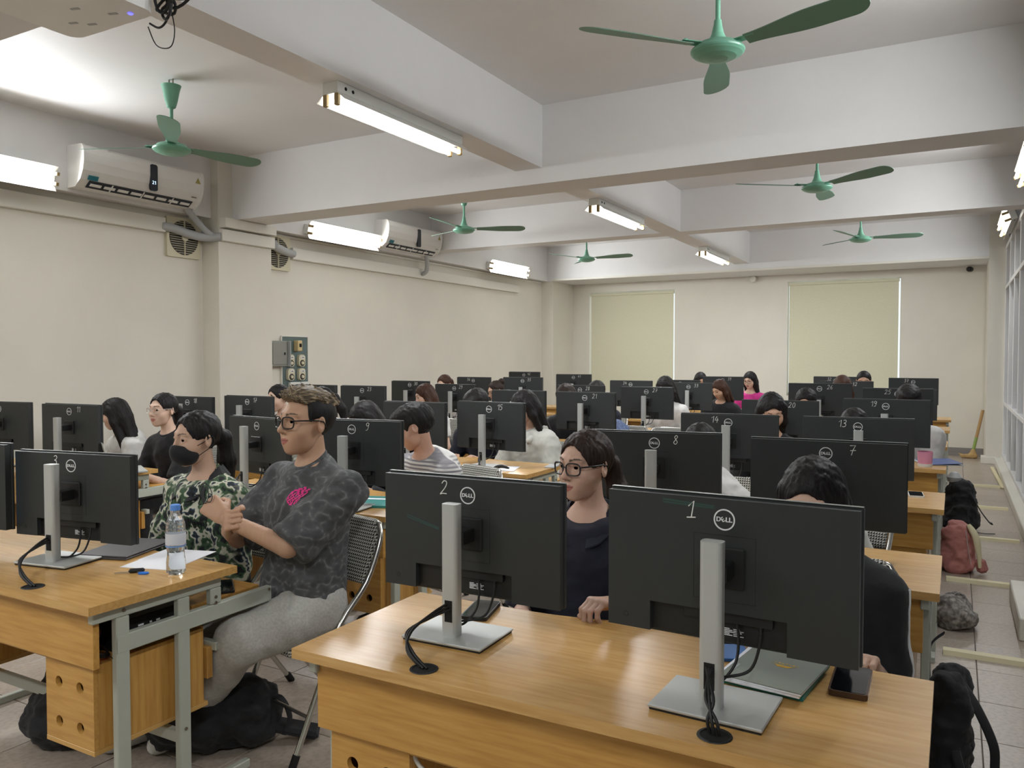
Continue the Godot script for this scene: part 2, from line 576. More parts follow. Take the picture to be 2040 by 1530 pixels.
func fan(at: Vector3, turn: float, label: String) -> void:
	var t := thing("ceiling_fan", label, "fan", at, 0.0, "green ceiling fans")
	var b := MB.new()
	b.lathe([Vector2(0, 0.0), Vector2(0.05, 0.003), Vector2(0.09, 0.011), Vector2(0.118, 0.024), Vector2(0.129, 0.034), Vector2(0.131, 0.042), Vector2(0.127, 0.05), Vector2(0.11, 0.058), Vector2(0.1, 0.072), Vector2(0.06, 0.085), Vector2(0.03, 0.09)], 28)
	part(t, "motor_housing", b.mesh(), M.fan_green)
	b = MB.new()
	b.lathe([Vector2(0.062, 0.082), Vector2(0.044, 0.095), Vector2(0.03, 0.125), Vector2(0.02, 0.17), Vector2(0.018, 0.19), Vector2(0.0, 0.19)], 20)
	part(t, "lower_cover", b.mesh(), M.fan_green)
	b = MB.new()
	var top := CEIL - at.y
	b.tube([Vector3(0, 0.17, 0), Vector3(0, top - 0.03, 0)], 0.0125, 12)
	part(t, "down_rod", b.mesh(), M.fan_green)
	b = MB.new()
	b.lathe([Vector2(0.014, top - 0.21), Vector2(0.03, top - 0.2), Vector2(0.042, top - 0.16), Vector2(0.058, top - 0.08), Vector2(0.066, top - 0.055), Vector2(0.07, top - 0.045), Vector2(0.06, top - 0.05), Vector2(0.0, top - 0.09)], 22)
	part(t, "canopy_cup", b.mesh(), M.fan_green)
	b = MB.new()
	b.tube(curve([Vector3(-0.02, top, 0), Vector3(-0.018, top - 0.05, 0), Vector3(0.0, top - 0.075, 0), Vector3(0.018, top - 0.05, 0), Vector3(0.02, top, 0)]), 0.005, 8)
	part(t, "hook", b.mesh(), M.screw)
	if not cache.has("blade"):
		b = MB.new()
		var outline := []
		for i in 25:
			var f := 1.0 - pow(1.0 - i / 24.0, 1.6)
			var r := 0.15 + 0.57 * f
			var w := lerpf(0.036, 0.07, smoothstep(0.0, 0.6, f))
			if f > 0.86:
				w *= sqrt(maxf(0.0, 1.0 - pow((f - 0.86) / 0.14, 2.0)))
			outline.append([r, w])
		for i in 24:
			for s in [0.0, -0.004]:
				var q := []
				for e in [[i, -1], [i, 1], [i + 1, 1], [i + 1, -1]]:
					var o: Array = outline[e[0]]
					q.append(Vector3(o[0], 0.062 + e[1] * o[1] * 0.26 + s + 0.02 * (o[0] - 0.15), e[1] * o[1]))
				b.fquad(q[0], q[1], q[2], q[3], Vector3(0, 1.0 if s == 0.0 else -1.0, 0))
			for e in [-1, 1]:
				var q := []
				for k in [[i, 0.0], [i + 1, 0.0], [i + 1, -0.004], [i, -0.004]]:
					var o: Array = outline[k[0]]
					q.append(Vector3(o[0], 0.062 + e * o[1] * 0.26 + k[1] + 0.02 * (o[0] - 0.15), e * o[1]))
				b.fquad(q[0], q[1], q[2], q[3], Vector3(0, 0, e))
		cache.blade = b.mesh()
		b = MB.new()
		b.bx(0.1, 0.2, 0.064, 0.07, -0.028, 0.028, 0.002)
		b.lathe([Vector2(0.008, 0.07), Vector2(0.008, 0.076), Vector2(0, 0.076)], 8, Vector3(0.18, 0, 0.014))
		b.lathe([Vector2(0.008, 0.07), Vector2(0.008, 0.076), Vector2(0, 0.076)], 8, Vector3(0.18, 0, -0.014))
		cache.blade_arm = b.mesh()
	for k in 3:
		var bl := part(t, "blade", cache.blade, M.fan_green_dark, Vector3.ZERO, Vector3(0, turn + TAU * k / 3.0, 0))
		part(bl, "blade_bracket", cache.blade_arm, M.fan_green)

func fans() -> void:
	fan(Vector3(-1.04, 2.93, -3.95), atan2(-0.19, 0.72), "mint green ceiling fan nearest the camera, top right")
	fan(Vector3(-4.92, 2.92, -3.86), 1.4, "mint green ceiling fan in front of the near air conditioner")
	fan(Vector3(-5.05, 2.925, -7.95), atan2(0.38, 0.57), "mint green ceiling fan beside the far air conditioner")
	fan(Vector3(-1.09, 2.93, -7.51), atan2(-0.40, 0.70), "mint green ceiling fan in the second bay on the right")
	fan(Vector3(-4.93, 2.93, -11.23), atan2(0.07, 0.72), "mint green ceiling fan in the back bay on the left")
	fan(Vector3(-1.07, 2.93, -11.02), atan2(0.13, 0.53), "mint green ceiling fan in the back bay on the right")

# ---------------------------------------------------------------- desks
func holed(b: MB, x0: float, x1: float, y0: float, y1: float, z0: float, z1: float, holes: Array, r: float) -> void:
	# upright board with round holes: one cell per hole
	var cols := []
	for h in holes:
		cols.append(h)
	for h in cols:   # h = [cx, cy, cell x0, x1, y0, y1]
		var seg := 24
		var pts := []
		var rim := []
		for k in seg:
			var d := Vector2.from_angle(TAU * (k + 0.5) / seg)
			pts.append(Vector2(h[0], h[1]) + d * r)
			var tx: float = ((h[3] - h[0]) if d.x > 0 else (h[2] - h[0])) / d.x if absf(d.x) > 1e-6 else 1e9
			var ty: float = ((h[5] - h[1]) if d.y > 0 else (h[4] - h[1])) / d.y if absf(d.y) > 1e-6 else 1e9
			rim.append(Vector2(h[0], h[1]) + d * minf(tx, ty))
		for k in seg:
			var j := (k + 1) % seg
			var quads := [[pts[k], pts[j], rim[j], rim[k]]]
			var a: Vector2 = rim[k]
			var c2: Vector2 = rim[j]
			for z in [z0, z1]:
				var o := Vector3(0, 0, signf(z - (z0 + z1) * 0.5))
				b.fquad(Vector3(pts[k].x, pts[k].y, z), Vector3(pts[j].x, pts[j].y, z), Vector3(c2.x, c2.y, z), Vector3(a.x, a.y, z), o)
				if absf(a.x - c2.x) > 1e-5 and absf(a.y - c2.y) > 1e-5:
					var cx: float = h[3] if a.x + c2.x > h[2] + h[3] else h[2]
					var cy: float = h[5] if a.y + c2.y > h[4] + h[5] else h[4]
					b.ftri(Vector3(a.x, a.y, z), Vector3(c2.x, c2.y, z), Vector3(cx, cy, z), o)
			var n0 := Vector3(h[0] - pts[k].x, h[1] - pts[k].y, 0).normalized()
			var n1 := Vector3(h[0] - pts[j].x, h[1] - pts[j].y, 0).normalized()
			b.squad(Vector3(pts[k].x, pts[k].y, z0), Vector3(pts[j].x, pts[j].y, z0), Vector3(pts[j].x, pts[j].y, z1), Vector3(pts[k].x, pts[k].y, z1), n0, n1, n1, n0)
	b.fquad(Vector3(x0, y0, z0), Vector3(x0, y0, z1), Vector3(x0, y1, z1), Vector3(x0, y1, z0), Vector3.LEFT)
	b.fquad(Vector3(x1, y0, z0), Vector3(x1, y0, z1), Vector3(x1, y1, z1), Vector3(x1, y1, z0), Vector3.RIGHT)
	b.fquad(Vector3(x0, y0, z0), Vector3(x1, y0, z0), Vector3(x1, y0, z1), Vector3(x0, y0, z1), Vector3.DOWN)
	b.fquad(Vector3(x0, y1, z0), Vector3(x1, y1, z0), Vector3(x1, y1, z1), Vector3(x0, y1, z1), Vector3.UP)

func make_desk() -> Node3D:
	var t := Node3D.new()
	var b := MB.new()
	# top: straight front edge, the edge on the user's side bulges between the two seats
	var poly := PackedVector2Array([Vector2(-0.7, 0), Vector2(0.7, 0), Vector2(0.7, 0.545)])
	for i in 17:
		var f := lerpf(0.66, -0.66, i / 16.0)
		poly.append(Vector2(f, 0.545 + 0.05 * exp(-pow(f / 0.16, 2.0))))
	poly.append(Vector2(-0.7, 0.545))
	b.prism(poly, Vector3(0, 0.725, 0), Vector3.RIGHT, Vector3.FORWARD, 0.0, 0.025)
	part(t, "desk_top", b.mesh(), M.wood_top)
	b = MB.new()
	b.bx(-0.655, 0.655, 0.545, 0.724, -0.062, -0.042, 0.0015)
	part(t, "front_board", b.mesh(), M.wood_x)
	b = MB.new()
	b.bx(-0.62, 0.62, 0.53, 0.545, -0.46, -0.062, 0.001)
	part(t, "lower_shelf", b.mesh(), M.wood_x)
	# hanging boxes with four holes, one at each end
	for s in [-1.0, 1.0]:
		b = MB.new()
		var xa: float = 0.385 if s > 0 else -0.625
		var xb := xa + 0.24
		var xm := (xa + xb) * 0.5
		var ym := 0.405
		var cells := []
		for hx in [-1.0, 1.0]:
			for hy in [-1.0, 1.0]:
				cells.append([xm + hx * 0.053, ym + hy * 0.062, xa if hx < 0 else xm, xm if hx < 0 else xb, 0.285 if hy < 0 else ym, ym if hy < 0 else 0.545])
		holed(b, xa, xb, 0.285, 0.545, -0.075, -0.06, cells, 0.0175)
		var cb := part(t, "hanging_box", b.mesh(), M.wood_x)
		b = MB.new()
		b.bx(xa, xa + 0.015, 0.285, 0.545, -0.46, -0.0755, 0.001)
		b.bx(xb - 0.015, xb, 0.285, 0.545, -0.46, -0.0755, 0.001)
		b.bx(xa + 0.016, xb - 0.016, 0.285, 0.545, -0.475, -0.46, 0.001)
		part(cb, "box_side", b.mesh(), M.wood_y)
		b = MB.new()
		b.bx(xa - 0.001, xb + 0.001, 0.27, 0.2848, -0.477, -0.059, 0.001)
		part(cb, "box_bottom", b.mesh(), M.wood_edge)
		b = MB.new()
		b.bx(xa + (0.0 if s < 0 else 0.07), xb - (0.07 if s < 0 else 0.0), 0.36, 0.47, -0.5, -0.4755, 0.002)
		part(cb, "box_flap", b.mesh(), M.wood_y)
	# keyboard shelf on the user's side
	b = MB.new()
	b.bx(-0.62, 0.62, 0.612, 0.63, -0.72, -0.42, 0.002)
	part(t, "keyboard_shelf", b.mesh(), M.wood_x)
	# steel side frames
	for s in [-1.0, 1.0]:
		b = MB.new()
		var x: float = 0.66 * s
		var w := 0.0125
		for lg in [[-0.15, -0.105], [-0.37, -0.325]]:
			b.bx(x - w, x + w, 0.03, 0.685, lg[1], lg[0], 0.003)
		b.bx(x - w, x + w, 0.686, 0.724, -0.5, -0.03, 0.003)
		b.bx(x - w, x + w, 0.631, 0.685, -0.5, -0.455, 0.003)
		b.bx(x - w - 0.001, x + w + 0.001, 0.575, 0.63, -0.73, -0.106, 0.003)
		b.bx(x - w, x + w, 0.0, 0.03, -0.62, -0.02, 0.003)
		var fr := part(t, "side_frame", b.mesh(), M.frame_grey)
		for q in [[0.705, -0.13], [0.655, -0.475], [0.635, -0.475], [0.62, -0.715], [0.2, -0.128], [0.17, -0.128], [0.25, -0.348]]:
			b = MB.new()
			b.lathe([Vector2(0.006, 0), Vector2(0.005, 0.003), Vector2(0, 0.0035)], 10, Vector3(x + s * (w + 0.001), q[0], q[1]), Basis(Vector3.FORWARD, s * PI / 2))
			part(fr, "screw", b.mesh(), M.screw)
	b = MB.new()
	b.bx(-0.646, 0.646, 0.2, 0.24, -0.36, -0.335, 0.003)
	part(t, "stretcher", b.mesh(), M.frame_grey)
	b = MB.new()
	b.bx(-0.646, 0.646, 0.455, 0.485, -0.52, -0.495, 0.003)
	part(t, "stretcher", b.mesh(), M.frame_grey)
	for s in [-0.335, 0.34]:
		b = MB.new()
		b.lathe([Vector2(0.034, 0.0005), Vector2(0.033, 0.002), Vector2(0.028, 0.002), Vector2(0.027, -0.002)], 20, Vector3(s, 0.75, -0.05))
		var g := part(t, "grommet", b.mesh(), M.plastic_dark)
		b = MB.new()
		b.lathe([Vector2(0.028, 0.0008), Vector2(0, 0.0008)], 20, Vector3(s, 0.75, -0.05))
		part(g, "grommet_opening", b.mesh(), M.black_hole)
	return t

const ROWF := [[-1.45, -2.745, -4.29, -5.83, -7.34, -9.0, -10.55], [-1.4, -2.87, -4.33, -5.84, -7.34, -8.92, -10.5], [-1.4, -2.87, -4.33, -5.84, -7.34, -8.92, -10.5]]
const COLX := [[-0.73, -0.73, -0.735, -0.74, -0.745, -0.735, -0.73], [-2.87, -2.95, -3.0, -3.0, -3.02, -3.07, -3.02], [-5.2, -5.23, -5.22, -5.3, -5.24, -5.3, -5.32]]

func desks() -> void:
	var proto := make_desk()
	var col := ["by the windows", "in the middle column", "by the left wall"]
	var row := ["front row", "second row", "third row", "fourth row", "fifth row", "sixth row", "back row"]
	for c in 3:
		for r in 7:
			if c == 2 and r == 0:
				continue
			var d: Node3D = proto if r + c == 0 else proto.duplicate()
			d.name = numbered("computer_desk")
			add_child(d)
			d.position = Vector3(COLX[c][r], 0, ROWF[c][r])
			tag(d, "beech laminate two-seat computer desk on grey steel frames, %s, %s" % [row[r], col[c]], "desk", "computer desks")
	# computer cases lying in the desks
	for c in 3:
		for r in (3 if c < 2 else 0):
			for s in [-0.45, 0.33]:
				var t := thing("computer_case", "black computer case inside the %s desk %s, %s end" % [row[r], col[c], "left" if s < 0 else "right"], "computer", Vector3(COLX[c][r] + s, 0.545, ROWF[c][r] - 0.29), 0.0, "computer cases in the desks")
				var b := MB.new()
				b.bx(-0.17, 0.27 if s > 0 else 0.17, 0.0, 0.1, -0.14, 0.13, 0.004)
				part(t, "case", b.mesh(), M.plastic_dark)
				b = MB.new()
				for k in 9:
					b.bx(-0.12 + k * 0.03, -0.105 + k * 0.03, 0.1003, 0.1015, -0.1, 0.08, 0.0)
				part(t, "vent_slots", b.mesh(), M.black_hole)
				if s > 0:
					b = MB.new()
					for k in 5:
						for j in 3:
							b.bx(0.2702, 0.2708, 0.02 + k * 0.012, 0.026 + k * 0.012, -0.02 + j * 0.03, -0.0 + j * 0.03 - 0.006 * ((k + j) % 3), 0.0)
					part(t, "rating_label", b.mesh(), M.print_white)
	# loops of cable in the front desk of the middle column
	var b2 := MB.new()
	for k in 4:
		var pts := []
		for i in 20:
			var a := TAU * i / 14.0 + k
			pts.append(Vector3(0.05 * cos(a) * (1 + 0.1 * k), 0.01 + 0.006 * k + 0.004 * sin(a * 3), 0.035 * sin(a) + 0.005 * k))
		b2.tube(pts, 0.0028, 6)
	b2.tube(curve([Vector3(0.04, 0.012, 0), Vector3(0.085, 0.016, 0.0), Vector3(0.095, -0.01, -0.01), Vector3(0.1, -0.03, -0.03)]), 0.0016, 6)
	single("cable_coil", b2.mesh(), M.cable_black, "coil of black cables inside the open end of the front middle desk", "cable", Vector3(COLX[1][0] + 0.565, 0.547, ROWF[1][0] - 0.105))
	var sp := thing("power_strip", "black power strip with a small red lamp inside the front middle desk", "power strip", Vector3(COLX[1][0] + 0.48, 0.61, ROWF[1][0] - 0.1))
	b2 = MB.new()
	b2.bx(-0.1, 0.1, 0.0, 0.03, -0.02, 0.02, 0.004)
	part(sp, "body", b2.mesh(), M.plastic_dark)
	b2 = MB.new()
	b2.bx(-0.1, -0.09, -0.065, 0.0, -0.012, 0.012, 0.002)
	part(sp, "bracket", b2.mesh(), M.plastic_dark)
	var red := mat("red_lamp", rgb8(255, 90, 60), 0.4)
	red.emission_enabled = true
	red.emission = Color(1.0, 0.25, 0.1)
	red.emission_energy_multiplier = 4.0
	b2 = MB.new()
	b2.bx(0.1, 0.106, 0.01, 0.02, -0.006, 0.006, 0.001)
	part(sp, "lamp", b2.mesh(), red)
	# white hose loop under the front desk
	b2 = MB.new()
	b2.tube(curve([Vector3(-0.09, 0.1, 0), Vector3(-0.09, 0.04, 0), Vector3(-0.05, -0.035, 0), Vector3(0.02, -0.05, 0), Vector3(0.07, -0.02, 0), Vector3(0.09, 0.05, 0), Vector3(0.09, 0.1, 0)]), 0.0055, 8)
	single("white_hose", b2.mesh(), M.steel_white, "white cable loop hanging under the front desk by the windows", "cable", Vector3(-1.05, 0.535, -1.53))

# ---------------------------------------------------------------- monitors
const DIGIT := {
	"1": [[[0.0, 0.72], [0.3, 1.0], [0.3, 0.0]]],
	"i": [[[0.0, 0.66], [0.3, 1.0], [0.26, 0.02]], [[-0.02, -0.02], [0.52, 0.02]]],
	"2": [[[0.05, 0.8], [0.2, 1.0], [0.42, 0.95], [0.45, 0.72], [0.3, 0.4], [0.0, 0.0], [0.2, 0.06], [0.55, 0.05]]],
	"3": [[[0.08, 0.92], [0.3, 1.0], [0.46, 0.85], [0.36, 0.62], [0.18, 0.55], [0.42, 0.45], [0.46, 0.2], [0.26, 0.0], [0.0, 0.06]]],
	"4": [[[0.3, 1.0], [0.1, 0.6], [0.0, 0.38], [0.6, 0.42]], [[0.42, 0.75], [0.38, 0.0]]],
	"5": [[[0.55, 0.98], [0.18, 0.96], [0.12, 0.6], [0.36, 0.6], [0.46, 0.35], [0.3, 0.05], [0.0, 0.03]]],
	"6": [[[0.4, 0.98], [0.15, 0.7], [0.03, 0.3], [0.2, 0.0], [0.42, 0.15], [0.36, 0.42], [0.1, 0.38]]],
	"7": [[[0.0, 0.95], [0.5, 0.98], [0.32, 0.5], [0.25, 0.0]], [[0.08, 0.45], [0.6, 0.5]]],
	"8": [[[0.42, 0.85], [0.25, 1.0], [0.08, 0.82], [0.24, 0.55], [0.44, 0.25], [0.26, 0.0], [0.04, 0.2], [0.22, 0.52], [0.42, 0.85]]],
	"9": [[[0.45, 0.9], [0.2, 1.0], [0.06, 0.75], [0.24, 0.55], [0.44, 0.75], [0.45, 0.9], [0.4, 0.4], [0.28, 0.05], [0.05, 0.0]]],
	"0": [[[0.3, 1.0], [0.08, 0.75], [0.06, 0.3], [0.25, 0.0], [0.46, 0.25], [0.46, 0.75], [0.3, 1.0]]],
}

func handwriting(b: MB, text: String, at: Vector3, h: float, r: float) -> void:
	var x := 0.0
	for ch in text:
		for st in DIGIT[ch]:
			var pts := []
			for p in st:
				pts.append(at + Vector3((x + p[0] + p[1] * 0.12) * h, p[1] * h, 0))
			b.tube(curve(pts, 5) if ch not in ["1", "i", "4", "7"] else pts, r, 6, true)
		x += 0.72 if ch != "1" else 0.5

func letters(b_st: SurfaceTool, ch: String, size: int, depth: float, xf: Transform3D, weight := 700) -> void:
	var tm := TextMesh.new()
	var f := SystemFont.new()
	f.font_names = PackedStringArray(["Droid Sans"])
	f.font_weight = weight
	tm.font = f
	tm.text = ch
	tm.font_size = size
	tm.pixel_size = 0.001
	tm.depth = depth
	b_st.append_from(tm, 0, xf)

func monitor_meshes() -> void:
	var b := MB.new()
	# front slab that carries the screen
	b.bx(-0.269, 0.269, -0.318, 0.0, -0.012, -0.0005, 0.002)
	cache.mon_slab = b.mesh()
	b = MB.new()
	b.bx(-0.264, 0.264, -0.304, -0.005, -0.0135, -0.0122, 0.0)
	cache.mon_screen = b.mesh()
	# back shell with the port bay cut out of its lower edge
	b = MB.new()
	var poly := PackedVector2Array([Vector2(-0.2655, -0.004), Vector2(-0.2655, -0.311), Vector2(-0.165, -0.311), Vector2(-0.165, -0.245), Vector2(0.13, -0.245), Vector2(0.13, -0.316), Vector2(0.2655, -0.316), Vector2(0.2655, -0.004)])
	b.prism(poly, Vector3.ZERO, Vector3.RIGHT, Vector3.UP, -0.0005, 0.024)
	cache.mon_shell = b.mesh()
	b = MB.new()
	b.bx(-0.165, 0.13, -0.309, -0.245, -0.0006, 0.006, 0.0)
	b.bx(-0.09, 0.1, -0.268, -0.245, 0.006, 0.016, 0.001)
	cache.mon_bay = b.mesh()
	b = MB.new()
	for k in 5:
		b.bx(-0.005, 0.008 + 0.006 * ((k * 7) % 3), -0.284 - k * 0.0035, -0.282 - k * 0.0035, 0.0061, 0.0066, 0.0)
		b.bx(0.016, 0.03 + 0.004 * ((k * 5) % 3), -0.284 - k * 0.0035, -0.2825 - k * 0.0035, 0.0061, 0.0066, 0.0)
	cache.mon_label = b.mesh()
	b = MB.new()   # mounting plate seam
	for e in [[-0.065, 0.065, -0.0815, -0.08], [-0.065, 0.065, -0.2215, -0.22], [-0.0665, -0.065, -0.2215, -0.08], [0.065, 0.0665, -0.2215, -0.08]]:
		b.bx(e[0], e[1], e[2], e[3], 0.0238, 0.0243, 0.0)
	cache.mon_seam = b.mesh()
	b = MB.new()
	b.lathe([Vector2(0.0065, 0.0242), Vector2(0.0045, 0.0245), Vector2(0.0045, 0.023)], 14, Vector3(-0.222, -0.283, 0), Basis(Vector3.RIGHT, PI / 2))
	cache.mon_lock = b.mesh()
	b = MB.new()   # top edge strip
	b.bx(-0.268, 0.268, 0.0, 0.0012, -0.011, 0.001, 0.0004)
	cache.mon_edge = b.mesh()
	# arm between pole and panel
	b = MB.new()
	b.bx(-0.024, 0.024, -0.165, -0.13, 0.024, 0.09, 0.003)
	b.bx(-0.045, 0.045, -0.19, -0.105, 0.0242, 0.032, 0.003)
	cache.mon_arm = b.mesh()
	# ring and letters of the badge
	b = MB.new()
	b.lathe([Vector2(0.0198, 0.0), Vector2(0.0198, 0.0012), Vector2(0.0228, 0.0012), Vector2(0.0228, 0.0)], 40, Vector3(0, 0, 0.024), Basis(Vector3.RIGHT, PI / 2))
	cache.mon_ring = b.mesh()
	var st := SurfaceTool.new()
	var fs := 14
	for e in [["D", -0.0122, 0.0], ["E", -0.0030, 0.62], ["L", 0.0065, 0.0], ["L", 0.0135, 0.0]]:
		var bs := Basis(Vector3.BACK, e[2])
		letters(st, e[0], fs, 0.001, Transform3D(bs.scaled(Vector3(1.18, 1.0, 1.0)), Vector3(e[1], 0, 0.0247)), 800)
	cache.mon_letters = st.commit()
	# stand
	b = MB.new()
	b.prism(rounded(-0.023, 0.023, -0.017, 0.017, 0.01, 4), Vector3(0, 0, 0), Vector3.RIGHT, Vector3.FORWARD, 0.012, 0.35)
	cache.mon_pole = b.mesh()
	b = MB.new()
	b.bx(-0.011, 0.011, 0.05, 0.105, 0.0155, 0.0178, 0.0)
	cache.mon_slot = b.mesh()
	b = MB.new()
	b.box(Vector3(0, 0.0085, -0.03), Vector3(0.232, 0.007, 0.178), 0.002)
	cache.mon_base = b.mesh()
	b = MB.new()
	b.box(Vector3(0, 0.0025, -0.03), Vector3(0.226, 0.005, 0.172), 0.001)
	cache.mon_foot = b.mesh()
	b = MB.new()
	b.tube(curve([Vector3(0.025, -0.262, 0.012), Vector3(0.03, -0.3, 0.016), Vector3(0.028, -0.345, 0.03), Vector3(0.01, -0.375, 0.06), Vector3(0.0, -0.37, 0.088)]), 0.0032, 8)
	b.tube(curve([Vector3(0.075, -0.262, 0.012), Vector3(0.075, -0.3, 0.018), Vector3(0.06, -0.352, 0.035), Vector3(0.02, -0.366, 0.06), Vector3(0.0, -0.36, 0.088)]), 0.0032, 8)
	cache.mon_drop = b.mesh()

# number, x, top of panel, z of panel, yaw in degrees, number's side, text
const MON := [
	[1, -0.420, 1.176, -1.708, -2.1, -1, "1"], [2, -1.119, 1.155, -1.800, 1.8, -1, "2"], [3, -2.774, 1.131, -1.754, 10.5, -1, "3"], [4, -3.284, 1.158, -1.609, 11.5, -1, "4"],
	[7, -0.407, 1.171, -3.108, 2.5, 1, "7"], [8, -1.084, 1.167, -3.182, 9.1, 1, "8"], [9, -2.56, 1.172, -3.03, 8.0, 1, "9"], [10, -3.362, 1.143, -3.188, -9.2, 1, "10"], [11, -4.895, 1.180, -3.076, 3.5, 1, "11"], [12, -5.567, 1.180, -3.011, 9.1, 1, "12"],
	[13, -0.441, 1.159, -4.530, 7.3, -1, "13"], [14, -1.109, 1.156, -4.518, 5.0, -1, "14"], [15, -2.703, 1.178, -4.586, -4.2, 1, "15"], [16, -3.295, 1.166, -4.546, -1.3, 1, "16"], [17, -4.917, 1.170, -4.551, -1.1, 1, "17"], [18, -5.516, 1.154, -4.465, 4.4, 1, "18"],
	[19, -0.404, 1.192, -5.946, -0.5, -1, "19"], [20, -1.110, 1.164, -6.011, 1.8, 1, "20"], [21, -2.674, 1.189, -6.088, -1.8, 1, "21"], [22, -3.311, 1.191, -6.096, -2.1, 1, "22"], [23, -5.015, 1.204, -6.075, 1.1, 1, "23"], [24, -5.633, 1.202, -6.086, 0.6, 1, "24"],
	[25, -0.422, 1.216, -7.456, 4.8, -1, "25"], [26, -1.060, 1.243, -7.615, 1.7, 1, "26"], [27, -2.664, 1.185, -7.564, 0.9, 1, "27"], [28, -3.382, 1.190, -7.569, -1.1, 1, "28"], [29, -4.920, 1.178, -7.559, -1.9, 1, "29"], [30, -5.547, 1.206, -7.572, -0.7, 1, "30"],
	[31, -0.422, 1.148, -9.251, -4.0, 1, "31"], [32, -1.016, 1.225, -9.2, -2.3, 1, "32"], [33, -2.699, 1.185, -9.102, 5.9, 1, "33"], [34, -3.445, 1.198, -9.205, 1.1, -1, "34"], [35, -4.888, 1.223, -9.111, 10.5, 1, "35"], [36, -5.703, 1.214, -9.227, -1.5, -1, "56"],
	[37, -0.435, 1.231, -10.709, -1.0, -1, "37"], [38, -1.30, 1.239, -10.7, -6.9, -1, "32"], [39, -2.714, 1.224, -10.725, 3.5, 1, "39"], [40, -3.296, 1.171, -10.726, 1.7, 1, "40"], [41, -4.880, 1.235, -10.669, 7.7, 1, "41"], [42, -5.759, 1.262, -10.785, -1.2, 1, "42"],
]

